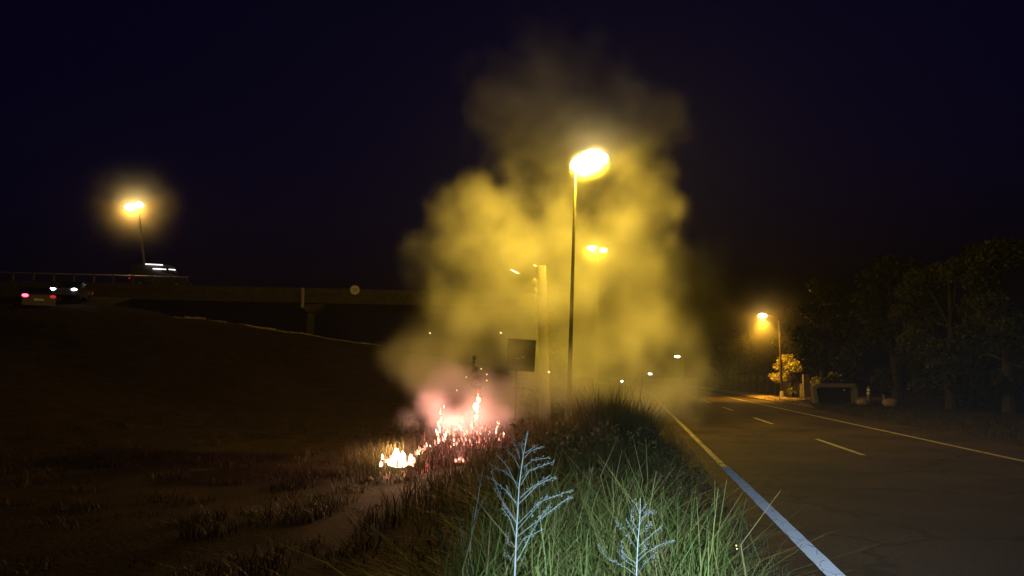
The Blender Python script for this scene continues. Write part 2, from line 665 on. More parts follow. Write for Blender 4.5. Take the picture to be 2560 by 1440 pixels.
for px in (776,):
    sp = bs_of(px)
    c = bpt(sp, 3.0, 0)
    zb = float(height(np.array(c.x), np.array(c.y))) - 0.6
    rz = Matrix.Rotation(math.atan2(along.y, along.x), 3, 'Z')
    pier = MB().box(bpt(sp, 3.0, (zb + ztop - 2.0) / 2), (0.62, 1.6, ztop - 2.0 - zb), rz).build("pier", concrete, bridge)
    MB().prism([(sp - 0.34, ztop - 2.0), (sp + 0.34, ztop - 2.0), (sp + 1.3, ztop - 1.26), (sp - 1.0, ztop - 1.26)], 1.2, 5.2,
               lambda a, b, d: bpt(a, d, b)).build("pier_cap", concrete, pier)
sp = bs_of(757)
MB().tube([bpt(sp, -0.36, ztop + 0.1), bpt(sp, -0.36, ztop - 1.75)], 0.16, 8).build("drain_pipe", mat("pale_pipe", (0.45, 0.45, 0.42), rough=0.7), bridge)

# round speed sign hung on the parapet
sc_ = P(887, 725, (CAM_R.transposed() @ (bpt(bs_of(887), -0.5, ztop) - Vector((0, 0, CAM_Z)))).z * -1)
sign = thing("speed_sign", sc_, "round white traffic sign hung on the overpass parapet", "traffic sign")
face = -across
up = Vector((0, 0, 1))


def disc(r, off, th, name, m, n=28):
    vs = []
    for o_ in (off, off + th):
        for k in range(n):
            a = 2 * math.pi * k / n
            vs.append(sc_ + (along * math.cos(a) + up * math.sin(a)) * r + face * o_)
    fs = [tuple(range(n)), tuple(range(2 * n - 1, n - 1, -1))] + [(k, (k + 1) % n, n + (k + 1) % n, n + k) for k in range(n)]
    return MB().add(vs, fs).build(name, m, sign)


signw = mat("white_sign_sheeting", (0.85, 0.88, 0.9), rough=0.35, var=0.04)
disc(0.47, 0.0, 0.02, "rim", mat("sign_rim", (0.55, 0.35, 0.33), rough=0.4, var=0.1))
disc(0.40, 0.024, 0.004, "face", signw)
ink = mat("sign_ink", (0.10, 0.14, 0.25), rough=0.5)
mk = MB()
for a, b, c_, d_ in ((-0.14, 0.13, 0.05, 0.22), (0.06, 0.13, 0.2, 0.05), (0.06, -0.1, 0.2, 0.05), (0.13, 0.0, 0.05, 0.28), (-0.13, -0.08, 0.16, 0.05)):
    vs = [sc_ + along * (a + i * c_ / 2) + up * (b + j * d_ / 2) + face * (0.031 + k * 0.003) for k in (0, 1) for i, j in ((-1, -1), (1, -1), (1, 1), (-1, 1))]
    mk.add(vs, [(3, 2, 1, 0), (4, 5, 6, 7), (0, 1, 5, 4), (1, 2, 6, 5), (2, 3, 7, 6), (3, 0, 4, 7)])
mk.build("marking", ink, sign)
MB().box(sc_ - face * 0.15, (0.08, 0.3, 0.5), Matrix.Rotation(math.atan2(along.y, along.x), 3, 'Z')).build("bracket", steel, sign)

# lamp on the bridge
sl = bs_of(338)
lb = bpt(sl, 4.4, ztop - 0.1)
dl = (CAM_R.transposed() @ (lb - Vector((0, 0, CAM_Z)))).z * -1
tl = P(346, 522, dl)
street_lamp(lb, tl, [P(326, 516, dl), P(348, 511, dl + 0.4)], 1200,
            "twin headed street lamp standing on the overpass at far left", r0=0.13, r1=0.07, hs=1.15, color=AMBER, big=1.35)

# ------------------------------------------------------------------ vehicles
tyre_m = mat("tyre_rubber", (0.02, 0.02, 0.02), rough=0.9)
rim_m = mat("wheel_rim", (0.4, 0.4, 0.4), rough=0.35, metal=0.8)
glass_m = mat("car_glass", (0.015, 0.018, 0.02), rough=0.08, spec=0.6)
red_l = glow("tail_light_red", (1.0, 0.03, 0.06), 14.0)
red_dim = glow("tail_light_dim", (1.0, 0.05, 0.04), 0.5)
head_l = glow("headlight_white", (0.82, 0.93, 1.0), 18.0)
amber_off = mat("unlit_lens", (0.3, 0.2, 0.12), rough=0.2)


def car(loc, heading, paint, label, lights, group="vehicles on the ramp", kind="car"):
    """heading: angle of the car's +x (forward) axis about z. lights: front / rear materials."""
    t = thing("car" if kind == "car" else "van", loc, label, "car" if kind == "car" else "van", group)
    R = Matrix.Rotation(heading, 3, 'Z')

    def W(x, y, z):
        return R @ Vector((x, y, z)) + Vector(loc)
    if kind == "car":
        L, Wd = 4.1, 0.84
        prof = [(-2.05, 0.28), (2.05, 0.28), (2.07, 0.6), (1.95, 0.74), (1.0, 0.9), (0.35, 1.38), (-1.0, 1.43), (-1.85, 1.0), (-2.07, 0.92)]
        glass_prof = [(0.93, 0.93), (0.36, 1.33), (-0.98, 1.37), (-1.72, 1.0)]
        wz, wx = 0.31, 1.28
    else:
        L, Wd = 5.0, 0.95
        prof = [(-2.5, 0.35), (2.4, 0.35), (2.5, 0.8), (2.35, 1.05), (1.7, 1.2), (1.15, 2.0), (0.8, 2.15), (-2.4, 2.2), (-2.5, 2.0)]
        glass_prof = [(1.62, 1.24), (1.14, 1.92), (0.2, 1.98), (0.2, 1.24)]
        wz, wx = 0.34, 1.55
    inner = [(a * 1.0, b) for a, b in prof]
    n = len(inner)
    vs = []
    for yy, k in ((-Wd, 1), (Wd, 1)):
        for a, b in inner:
            tuck = 0.14 if b > 0.95 else 0.0
            vs.append(W(a, yy - math.copysign(tuck, yy), b))
    fs = [tuple(range(n)), tuple(range(2 * n - 1, n - 1, -1))] + [(i, n + i, n + (i + 1) % n, (i + 1) % n) for i in range(n)]
    MB().add(vs, fs).build("body", paint, t)
    for sgn in (-1, 1):
        g = MB()
        vs = []
        for off in (0.0, 0.012):
            for a, b in glass_prof:
                tk = 0.14 if b > 0.95 else 0.02
                vs.append(W(a * 0.93 - 0.03, sgn * (Wd - tk + 0.005 + off), b - 0.03))
        m_ = len(glass_prof)
        g.add(vs, [tuple(range(m_)), tuple(range(2 * m_ - 1, m_ - 1, -1))] + [(i, (i + 1) % m_, m_ + (i + 1) % m_, m_ + i) for i in range(m_)])
        g.build("side_window", glass_m, t)
    wsx = [(0.97, 0.93, 0.40, 1.34)] if kind == "car" else [(1.68, 1.24, 1.17, 1.96)]
    for x0, z0, x1, z1 in wsx:
        yy = Wd - 0.2
        off = R @ Vector((0.02, 0, 0.016))
        vs = [W(x0, -yy, z0) + off, W(x0, yy, z0) + off, W(x1, yy, z1) + off, W(x1, -yy, z1) + off]
        MB().add(vs + [v - off * 0.4 for v in vs], [(0, 1, 2, 3), (7, 6, 5, 4), (0, 4, 5, 1), (1, 5, 6, 2), (2, 6, 7, 3), (3, 7, 4, 0)]).build("windscreen", glass_m, t)
    if kind == "car":
        yy = Wd - 0.2
        off = R @ Vector((-0.014, 0, 0.016))
        vs = [W(-1.78, -yy, 1.045) + off, W(-1.78, yy, 1.045) + off, W(-1.08, yy, 1.39) + off, W(-1.08, -yy, 1.39) + off]
        MB().add(vs + [v - off * 0.4 for v in vs], [(3, 2, 1, 0), (4, 5, 6, 7), (0, 1, 5, 4), (1, 2, 6, 5), (2, 3, 7, 6), (3, 0, 4, 7)]).build("rear_window", glass_m, t)
    for sx in (-1, 1):
        for sy in (-1, 1):
            c0, c1 = W(sx * wx, sy * (Wd - 0.19), wz), W(sx * wx, sy * (Wd + 0.02), wz)
            wl = MB().tube([c0, c1], wz, 16).build("wheel", tyre_m, t)
            MB().tube([c1, c1 + (c1 - c0).normalized() * 0.015], wz * 0.62, 12).build("rim", rim_m, wl)
    front_x = 2.04 if kind == "car" else 2.47
    rear_x = -2.07 if kind == "car" else -2.5
    for (sy, fm, rm) in ((-1, lights[0], lights[2]), (1, lights[1], lights[3])):
        MB().ball(W(front_x - 0.02, sy * (Wd - 0.2), 0.66), (0.11, 0.18, 0.085), 10, 6, R).build("headlight", fm, t, True)
        MB().ball(W(rear_x + 0.02, sy * (Wd - 0.15), 0.84), (0.07, 0.17, 0.10), 10, 6, R).build("tail_light", rm, t, True)
    MB().box(W(rear_x - 0.012, 0, 0.62), (0.02, 0.5, 0.12), R).build("number_plate", mat("plate", (0.7, 0.7, 0.6), rough=0.5), t)
    return t


def face_cam(p, extra=0.0):
    d = Vector((0, 0, 0)) - Vector((p.x, p.y, 0))
    return math.atan2(d.y, d.x) + extra


dark_paint = mat("dark_car_paint", (0.06, 0.06, 0.065), rough=0.25, var=0.05, spec=0.5)
white_paint = mat("grey_car_paint", (0.10, 0.10, 0.10), rough=0.25, var=0.05, spec=0.5)
silver_paint = mat("silver_car_paint", (0.3, 0.3, 0.31), rough=0.25, var=0.05, metal=0.4)

ca_mid = P(85, 747, 45.5)
ca_loc = Vector((ca_mid.x, ca_mid.y, ca_mid.z - 0.84))
# the carriageway of the ramp, a strip of asphalt laid on the embankment
car(ca_loc, face_cam(ca_loc, math.pi + 0.12), dark_paint, "dark car seen from behind with a bright red tail light",
    (amber_off, amber_off, red_dim, red_l))
cb_mid = P(180, 731, 53.0)
cb_loc = Vector((cb_mid.x, cb_mid.y, cb_mid.z - 0.66))
car(cb_loc, face_cam(cb_loc, -0.25), white_paint, "car facing the camera with two white headlights",
    (head_l, head_l, red_dim, red_dim))
sv = bs_of(392)
vl = bpt(sv, 1.6, ztop - 0.1)
van = car(vl, math.atan2(along.y, along.x), dark_paint, "dark van with glowing bars for roof reflections on the overpass below the lamp",
    (amber_off, amber_off, red_dim, red_dim), kind="van")
roof_glint_l = glow("van_roof_glint", (1.0, 0.95, 0.88), 2.2)  # emissive bars stand in for the street lamp's reflection on the roof
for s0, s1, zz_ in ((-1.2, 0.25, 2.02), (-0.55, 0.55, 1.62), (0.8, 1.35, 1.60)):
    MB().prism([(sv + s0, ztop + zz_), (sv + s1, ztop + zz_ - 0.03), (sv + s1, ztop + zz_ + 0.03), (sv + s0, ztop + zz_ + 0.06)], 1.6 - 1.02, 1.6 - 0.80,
               lambda a, b, d: bpt(a, d, b)).build("roof_glint", roof_glint_l, van)

# ramp deck under the two cars so that they stand on something solid
ramp_pts = []
for q in (P(-420, 772, 41), P(-150, 765, 43)):
    ramp_pts.append(q)


def ramp_strip():
    a, b = ca_loc, cb_loc
    d = (b - a)
    d2 = Vector((d.x, d.y, 0)).normalized()
    slope = d.z / Vector((d.x, d.y, 0)).length
    nrm = Vector((-d2.y, d2.x, 0))
    m_ = MB()
    vs, fs = [], []
    for k, tt in enumerate(np.linspace(-14, 12, 20)):
        c = a + d2 * tt + Vector((0, 0, slope * tt - 0.004))
        vs += [c + nrm * 3.0, c - nrm * 3.0, c - nrm * 3.0 - Vector((0, 0, 3.5)), c + nrm * 3.0 - Vector((0, 0, 3.5))]
    for k in range(19):
        o = 4 * k
        for i in range(4):
            j = (i + 1) % 4
            fs.append((o + i, o + j, o + 4 + j, o + 4 + i))
    fs.append((0, 1, 2, 3))
    fs.append((79, 78, 77, 76))
    m_.add(vs, fs)
    o = m_.build("ramp_road", soil)
    return tag(o, "sloping ramp road on the left embankment", kind="structure")


ramp_strip()

# distant motorcycle, its headlight shining through the smoke
mc = P(1555, 953, 105)
mz = float(height(np.array(mc.x), np.array(mc.y)))
t = thing("motorcycle", (mc.x, mc.y, mz), "far off motorcycle with one bright white headlight", "motorcycle")
B = Vector((mc.x, mc.y, mz))
for dy in (0.0, 1.25):
    pts = [B + Vector((0, dy + 0.27 * math.cos(a), 0.31 + 0.27 * math.sin(a))) for a in np.linspace(0, 2 * math.pi, 15)]
    MB().tube(pts, 0.05, 6, cap=False).build("wheel", tyre_m, t)
MB().tube([B + Vector((0, 0.0, 0.31)), B + Vector((0, 0.3, 0.95))], 0.04, 6).build("fork", steel, t)
MB().ball(B + Vector((0, 0.55, 0.85)), (0.16, 0.3, 0.14), 10, 6).build("fuel_tank", dark_paint, t, True)
MB().ball(B + Vector((0, 0.65, 0.48)), (0.15, 0.32, 0.2), 10, 6).build("engine", steel, t, True)
MB().box(B + Vector((0, 1.05, 0.85)), (0.24, 0.6, 0.1)).build("seat", tyre_m, t)
MB().tube([B + Vector((-0.36, 0.3, 1.05)), B + Vector((0.36, 0.3, 1.05))], 0.025, 6).build("handlebar", steel, t)
MB().ball(B + Vector((0, 0.12, mc.z - mz)), (0.14, 0.1, 0.14), 10, 6).build("headlight", head_l, t, True)

# ------------------------------------------------------------------ things standing in the smoke
# thick concrete pole
PD = 29.5
pt, pb = P(1354, 664, PD), P(1362, 975, PD)
pb = gz(Vector((pb.x, pb.y, 0)))
pole = thing("utility_pole", pb, "thick pale concrete utility pole half hidden in yellow smoke", "utility pole")
MB().tube([pb.lerp(pt, i / 8) for i in range(9)], [0.22 - 0.05 * i / 8 for i in range(9)], 12).build("shaft", mat("pole_concrete", (0.34, 0.31, 0.26), rough=0.9, var=0.2, scale=4), pole, True)
cr = P(1341, 712, PD - 0.2)
MB().box(P(1347, 706, PD), (0.7, 0.14, 0.14), Matrix.Rotation(0.5, 3, 'Z')).build("crossarm", steel, pole)
for q in ((1336, 703), (1339, 726), (1335, 741)):
    MB().tube([P(q[0], q[1] - 8, PD - 0.15), P(q[0], q[1], PD - 0.15), P(q[0], q[1] + 8, PD - 0.15)], [0.04, 0.10, 0.05], 8).build("insulator", mat("porcelain", (0.4, 0.35, 0.28), rough=0.3), pole, True)
MB().box(P(1344, 742, PD - 0.1), (0.4, 0.12, 0.1)).build("bracket", steel, pole)

# dark signboard on a post
SD = 25.5
sg_c = P(1303, 888, SD)
sg_b = gz(P(1290, 1000, SD))
sgn = thing("signboard", sg_b, "black rectangular signboard on a thin post in the smoke", "signboard")
black_m = mat("black_board", (0.012, 0.011, 0.010), rough=0.7, spec=0.1)
rt = Matrix.Rotation(YAW + 0.15, 3, 'Z')
MB().box(sg_c, (0.95, 0.06, 1.06), rt @ Matrix.Rotation(0.06, 3, 'Y'), taper=1.0).build("board", black_m, sgn)
MB().tube([sg_b - Vector((0, 0, 0.2)), Vector((sg_b.x, sg_b.y, sg_c.z + 0.3))], 0.04, 8).build("post", black_m, sgn)
MB().box(Vector((sg_b.x + 0.05, sg_b.y, P(1300, 970, SD).z)), (0.5, 0.05, 0.05), rt).build("brace", black_m, sgn)
for q in ((1294, 896, 0.12, 0.02), (1308, 893, 0.1, 0.025), (1291, 919, 0.05, 0.05)):
    MB().box(P(q[0], q[1], SD - 0.09), (q[2], 0.012, q[3]), rt).build("pale_mark", mat("pale_mark_metal", (0.5, 0.48, 0.42), rough=0.4, metal=0.5), sgn)  # small pale marks on the board's face

# ------------------------------------------------------------------ trees
bark = mat("bark", (0.03, 0.024, 0.018), rough=0.95, var=0.4, scale=6, bump=0.6)
leafd = leaf_mat("dark_foliage", [(0.014, 0.018, 0.007), (0.024, 0.03, 0.01), (0.042, 0.046, 0.016)])
leafl = leaf_mat("pale_foliage", [(0.06, 0.075, 0.02), (0.11, 0.12, 0.035), (0.16, 0.15, 0.05)])


def leaf_cloud(clumps, n, size, seed):
    """leaf quads scattered through clumps (cx, cy, cz, rx, ry, rz); returns arrays."""
    r = np.random.default_rng(seed)
    clumps = np.array(clumps)
    wgt = np.prod(clumps[:, 3:6], 1) ** 0.67
    idx = r.choice(len(clumps), n, p=wgt / wgt.sum())
    d = r.normal(size=(n, 3))
    d /= np.linalg.norm(d, axis=1)[:, None]
    rad = r.uniform(0.35, 1.0, n) ** 0.5
    c = clumps[idx, :3] + d * rad[:, None] * clumps[idx, 3:6] * r.uniform(0.8, 1.15, (n, 1))
    a = r.normal(size=(n, 3))
    a /= np.linalg.norm(a, axis=1)[:, None]
    b = np.cross(a, r.normal(size=(n, 3)))
    b /= np.linalg.norm(b, axis=1)[:, None]
    s_ = size * r.uniform(0.6, 1.4, (n, 1))
    tip = c + a * s_
    v = np.stack([c - a * s_ * 0.6, c + b * s_ * 0.42, tip, c - b * s_ * 0.42], 1).reshape(-1, 3)
    f = np.arange(4 * n).reshape(n, 4)
    return v, f


def tree(base, h, spread, label, seed, n=5000, leaf=0.16, m=None, shape="round", trunk_h=0.3, group="dark trees on the right", name="tree"):
    base = Vector(base)
    r = random.Random(seed)
    t = thing(name, base, label, "tree" if name != "shrub" else "shrub", group)
    tr = MB()
    lean = Vector((r.uniform(-0.3, 0.3), r.uniform(-0.3, 0.3), 0))
    pts = [base + Vector((0, 0, -0.3))] + [base + lean * k + Vector((0, 0, h * 0.75 * k)) for k in (0.15, 0.4, 0.7, 1.0)]
    r0 = 0.028 * h + 0.02
    tr.tube(pts, [r0 * 1.3, r0, r0 * 0.8, r0 * 0.5, r0 * 0.15], 8)
    clumps = []
    if shape == "cone":
        for k in range(26):
            q = (k + 0.5) / 26
            a = r.uniform(0, 6.28)
            rr = spread * (1 - q) * r.uniform(0.3, 0.8)
            cz = base.z + h * (0.1 + 0.88 * q)
            cs = spread * (0.12 + 0.42 * (1 - q))
            clumps.append((base.x + rr * math.cos(a), base.y + rr * math.sin(a), cz, cs, cs, cs * 0.8))
    else:
        for k in range(24):
            a = r.uniform(0, 6.28)
            q = r.uniform(0, 1)
            env = math.sin(math.pi * (0.12 + 0.8 * q)) ** 0.7
            rr = spread * env * math.sqrt(r.uniform(0.05, 1))
            cz = base.z + h * (trunk_h + (0.94 - trunk_h) * q)
            cs = spread * r.uniform(0.2, 0.38)
            c = Vector((base.x + lean.x + rr * math.cos(a), base.y + lean.y + rr * math.sin(a), cz))
            clumps.append((c.x, c.y, c.z, cs, cs, cs * 0.75))
            if k % 3 == 0:
                st = pts[2 if q < 0.5 else 3]
                tr.tube([st, st.lerp(c, 0.5) + Vector((0, 0, 0.1 * h * 0.3)), c], [r0 * 0.35, r0 * 0.22, r0 * 0.06], 5)
    tr.build("trunk", bark, t)
    v, f = leaf_cloud(clumps, n, leaf, seed)
    mesh_np("crown", v, f, m or leafd, t)
    return t


olive = leaf_mat('olive_foliage', [(0.03, 0.035, 0.012), (0.05, 0.055, 0.02), (0.08, 0.08, 0.03)])
# conical tree behind the pole, small one beside it
tb = gz(P(1352, 960, 37))
tree(tb, P(1352, 690, 37).z - tb.z, 1.9, "dark conical tree behind the concrete pole", 5, 5000, 0.13, shape="cone", group="dark trees in the smoke")
tb = gz(P(1185, 985, 23))
tree(tb, P(1185, 882, 23).z - tb.z, 0.42, "small dark pointed shrub above the flames", 6, 1500, 0.07, shape="cone", group="dark trees in the smoke", name="shrub")

for i, (px, py, D, sp, n, lab) in enumerate([
        (2060, 690, 52, 2.8, 5000, "leftmost dark tree behind the pale bush"),
        (2245, 640, 45, 3.0, 6000, "second dark tree behind the white marker posts"),
        (2375, 640, 39, 2.7, 13000, "dim olive tree with a ragged crown right of the posts"),
        (2520, 600, 34, 2.9, 13000, "black tree at the right edge of the picture"),
        (1985, 760, 84, 3.0, 4000, "low dark tree behind the single street lamp"),
        (1850, 830, 100, 3.6, 3500, "far dark tree left of the single street lamp")]):
    b = gz(P(px, 985, D))
    tree(b, P(px, py, D).z - b.z, sp, lab, 20 + i, n, 0.2 if n < 9000 else 0.13, m=olive if i == 2 else leafd, trunk_h=0.06)

# lit bush at the verge
b = gz(P(1982, 1005, 61))
tree(b, P(1972, 884, 61).z - b.z, 1.5, "pale yellow lit bush on the right verge", 41, 4000, 0.11, m=leaf_mat("bush_foliage", [(0.16, 0.16, 0.05), (0.24, 0.22, 0.07), (0.32, 0.28, 0.1)]), trunk_h=0.1, group="bushes on the right verge", name="shrub")
b = gz(P(2080, 1000, 56))
tree(b, 1.9, 1.5, "darker low bush beside the pale bush", 42, 2500, 0.12, m=leafl, trunk_h=0.1, group="bushes on the right verge", name="shrub")

# ------------------------------------------------------------------ roadside furniture on the right
pale_conc = mat("pale_concrete", (0.22, 0.195, 0.16), rough=0.9, var=0.25, scale=5, bump=0.3)
hw0 = P(2034, 1012, 46)
hz = float(height(np.array(hw0.x), np.array(hw0.y)))
hb = Vector((hw0.x, hw0.y, hz))
hwt = thing("culvert_headwall", hb, "pale concrete frame round a dark opening on the right verge", "culvert")
ha = Vector((math.cos(YAW), math.sin(YAW), 0))
hn = Vector((math.sin(YAW), -math.cos(YAW), 0))


def hp(a, b, d):
    return hb + ha * a + hn * -d + Vector((0, 0, b))


MB().prism([(0.12, -0.1), (0.36, -0.1), (0.22, 0.9), (0.0, 0.95)], 0, 0.5, hp).build("side_pier", pale_conc, hwt)
MB().prism([(0.0, 0.953), (0.22, 0.903), (0.5, 1.0), (2.55, 0.97), (2.62, 1.2), (0.5, 1.22), (0.18, 1.15)], 0, 0.5, hp).build("lintel", pale_conc, hwt)
MB().prism([(2.5, -0.1), (2.72, -0.1), (2.7, 0.967), (2.5, 0.967)], 0, 0.5, hp).build("side_pier", pale_conc, hwt)
MB().prism([(0.3, -0.1), (2.55, -0.1), (2.55, 0.99), (0.3, 0.99)], 0.52, 0.6, hp).build("opening_shade", mat("opening_shade", (0.02, 0.018, 0.015), rough=0.95), hwt)  # near-black panel painted as the shade inside the opening
MB().box(hp(1.88, 0.82, -0.05), (0.1, 0.03, 0.08), Matrix.Rotation(0.5, 3, 'Z')).build("glint_plate", signw, hwt)  # white plate added for a small glint

for px, y0, y1, D, lab in ((2170, 966, 1016, 44, "shorter white banded marker post beside a pale stone"), (2212, 950, 1006, 47, "taller white banded marker post at the right verge")):
    a, c = P(px, y1, D), P(px + (2 if px < 2200 else -6), y0, D)
    a = Vector((a.x, a.y, float(height(np.array(a.x), np.array(a.y)))))
    t = thing("marker_post", a, lab, "marker post", "white marker posts")
    MB().tube([a - Vector((0, 0, 0.2)), a.lerp(c, 0.5), c], [0.09, 0.08, 0.07], 8).build("post", pale_conc, t)
    for k in (0.62, 0.8):
        q = a.lerp(c, k)
        MB().tube([q - Vector((0, 0, 0.06)), q + Vector((0, 0, 0.06))], 0.095, 8).build("band", signw, t)
for px, py, D, r_, lab in ((2156, 1017, 43.5, 0.34, "pale stone at the foot of the shorter marker post"), (2226, 1021, 42, 0.42, "pinkish stone at the foot of the taller marker post")):
    c = P(px, py, D)
    c.z = float(height(np.array(c.x), np.array(c.y))) + 0.12
    o = MB().ball(c, (r_, r_ * 0.8, r_ * 0.62), 12, 8, lump=0.12).build("stone", mat("pale_stone", (0.26, 0.20, 0.16), rough=0.9, var=0.3, scale=5, bump=0.5), None, True)
    tag(o, lab, "stone", "stones on the right verge")
pq = P(2470, 957, 40)
pg = gz(pq)
t = thing("plank_sign", pg, "faint pale plank on two short posts below the right trees", "sign")
MB().box(pq, (1.25, 0.05, 0.30), Matrix.Rotation(YAW + 0.3, 3, 'Z')).build("plank", pale_conc, t)
for dx in (-0.45, 0.45):
    q = pq + Matrix.Rotation(YAW + 0.3, 3, 'Z') @ Vector((dx, 0.08, 0))
    MB().box((q.x, q.y, (q.z + pg.z) / 2 - 0.05), (0.08, 0.08, q.z - pg.z + 0.2)).build("post", bark, t)
# broken kerb along the crest of the embankment
kerb_m = mat("kerb_concrete", (0.38, 0.31, 0.23), rough=0.85, var=0.35, scale=3)
kp = [P(434, 786, 53.2), P(569, 805, 54.8), P(660, 818, 55.8), P(723, 828, 56.6), P(827, 847, 58.0), P(952, 864, 59.6)]
kt = thing("kerb", kp[0], "pale broken kerb along the crest of the embankment", "kerb")
kr = random.Random(5)
for i in range(len(kp) - 1):
    m_ = max(2, int((kp[i + 1] - kp[i]).length / 0.7))
    for k in range(m_):
        a_, b_ = kp[i].lerp(kp[i + 1], k / m_), kp[i].lerp(kp[i + 1], (k + kr.uniform(0.9, 0.99)) / m_)
        if kr.random() < (0.12, 0.05, 0.0, 0.0, 0.0)[i]:
            continue
        d_ = b_ - a_
        c_ = (a_ + b_) / 2
        zz_ = float(height(np.array(c_.x), np.array(c_.y)))
        MB().box((c_.x, c_.y, zz_ - 0.02 + kr.uniform(-0.04, 0.02)), (d_.length, 0.22, 0.28), Matrix.Rotation(math.atan2(d_.y, d_.x), 3, 'Z') @ Matrix.Rotation(-math.asin(max(-1, min(1, d_.z / d_.length))), 3, 'Y')).build("kerb_stone", kerb_m, kt)
# boundary wall far along the right
wl0 = Vector((13.2, 60, 0))
wt = thing("boundary_wall", wl0, "low pale boundary wall with pillars beyond the right verge", "wall")
for k in range(14):
    y = 62 + k * 4.2
    bx = float(bend(np.array(y)))
    MB().box((13.2 + bx, y, 0.95), (0.42, 0.42, 1.9)).build("pillar", concrete, wt)
    MB().box((13.2 + bx, y + 2.1, 0.6), (0.16, 3.76, 1.2)).build("panel", concrete, wt)

# ------------------------------------------------------------------ grass
def blades(n, xs, ys, hs, wd, bendy, seed, curl=0.0, tip=0.12):
    """ribbon blades: root at xs, ys on the ground; 4 rows of vertices each."""
    r = np.random.default_rng(seed)
    zs = height(xs, ys)
    az = r.uniform(0, 2 * np.pi, n)
    dx, dy = np.cos(az), np.sin(az)
    px, py = -dy, dx
    rows = np.array([0.0, 0.35, 0.7, 1.0])
    bnd = bendy * r.uniform(0.2, 1.6, n)
    wdt = wd * r.uniform(0.6, 1.4, n)
    V = np.zeros((n, 4, 2, 3))
    for k, q in enumerate(rows):
        off = hs * bnd * q ** 2
        zz = hs * (q - 0.32 * np.minimum(bnd, 1.2) * q ** 2.4)
        cx = xs + dx * off + curl * hs * q * r.normal(size=n) * 0.15
        cyy = ys + dy * off + curl * hs * q * r.normal(size=n) * 0.15
        ww = wdt * (1 - (1 - tip) * q ** 1.5)
        for s_i, sg in enumerate((-1, 1)):
            V[:, k, s_i, 0] = cx + sg * px * ww * 0.5
            V[:, k, s_i, 1] = cyy + sg * py * ww * 0.5
            V[:, k, s_i, 2] = zs - 0.02 + zz
    base = np.arange(n)[:, None, None] * 8
    f = np.array([[2 * k, 2 * k + 1, 2 * k + 3, 2 * k + 2] for k in range(3)])
    F = (base + f[None]).reshape(-1, 4)
    return V.reshape(-1, 3), F


def join(parts):
    vs, fs, o = [], [], 0
    for v, f in parts:
        vs.append(v)
        fs.append(f + o)
        o += len(v)
    return np.concatenate(vs), np.concatenate(fs)


def clumpy(n, cx, cy, rad, seed):
    """n blade roots grouped round given clump centres"""
    r = np.random.default_rng(seed)
    k = r.integers(0, len(cx), n)
    a = r.uniform(0, 2 * np.pi, n)
    q = np.sqrt(r.uniform(0, 1, n)) * rad
    return cx[k] + q * np.cos(a), cy[k] + q * np.sin(a), k


green = leaf_mat("green_grass", [(0.05, 0.08, 0.015), (0.10, 0.15, 0.03), (0.15, 0.18, 0.04), (0.24, 0.20, 0.08)], trans=0.3)
dry = leaf_mat("dry_grass", [(0.05, 0.05, 0.018), (0.10, 0.085, 0.035), (0.16, 0.13, 0.06), (0.07, 0.08, 0.025)], trans=0.3)
char = leaf_mat("charred_grass", [(0.012, 0.01, 0.008), (0.03, 0.022, 0.015), (0.06, 0.035, 0.02)], trans=0.1)
r = np.random.default_rng(3)

# near verge, leafy tufts between the camera and the tall clump
parts = []
ncl = 85
cx, cyv = r.uniform(-1.15, 0.62, ncl), 3.9 + 3.2 * r.uniform(0, 1, ncl) ** 1.2
ch = (0.55 + 0.65 * r.uniform(0, 1, ncl) ** 1.5) * np.where(cx > 0.35, 0.6, 1.0) * np.where(cx < -0.9, 0.75, 1.0)
n = 11000
bx, by, k = clumpy(n, cx, cyv, 0.2, 4)
parts.append(blades(n, bx, by, ch[k] * r.uniform(0.4, 1.2, n), 0.013, 0.62, 5, curl=0.6))
n = 4000
bx, by = r.uniform(-1.4, 0.95, n), r.uniform(3.6, 7.5, n)
parts.append(blades(n, bx, by, r.uniform(0.12, 0.4, n), 0.009, 0.5, 6))
v, f = join(parts)
tag(mesh_np("verge_grass", v, f, green), "leafy green grass on the verge near the camera", kind="stuff")

# tall dark clump in the middle
parts = []
tall = [(1340, 14.5, 0.75), (1370, 15.5, 0.95), (1395, 13.5, 0.8), (1425, 15.5, 1.0), (1455, 14.5, 0.95), (1478, 16, 1.3), (1500, 14.5, 1.62), (1512, 13.8, 1.4), (1530, 15.2, 1.25),
        (1552, 14, 1.15), (1572, 14.8, 1.5), (1588, 13.8, 1.35), (1604, 14.6, 1.1), (1622, 14.0, 0.8), (1440, 11.5, 0.6), (1500, 12, 0.85), (1545, 11.2, 0.7), (1590, 11.6, 0.65),
        (1385, 11, 0.5), (1470, 10, 0.5), (1560, 9.6, 0.5), (1325, 17, 0.9), (1640, 12.5, 0.5), (1650, 15, 0.55)]
tc = [P(px, 1000, D) for px, D, _ in tall]
tx = np.array([p.x for p in tc])
ty = np.array([p.y for p in tc])
th = np.array([q[2] for q in tall]) * 0.9
n = 15000
unlit_green = leaf_mat("unlit_green_grass", [(0.025, 0.032, 0.008), (0.045, 0.055, 0.012), (0.07, 0.07, 0.02), (0.10, 0.08, 0.03)], trans=0.3)  # darker copy of the grass colour, standing in for fading torchlight
bx, by, k = clumpy(n, tx, ty, 0.33, 8)
parts.append(blades(n, bx, by, th[k] * np.random.default_rng(9).uniform(0.45, 1.2, n), 0.016, 0.38, 10))
ncl = 70
cx, cyv = r.uniform(-1.7, 0.55, ncl), r.uniform(7.0, 12.0, ncl)
ch = 0.35 + 0.5 * r.uniform(0, 1, ncl) ** 1.5
n = 7000
bx, by, k = clumpy(n, cx, cyv, 0.24, 84)
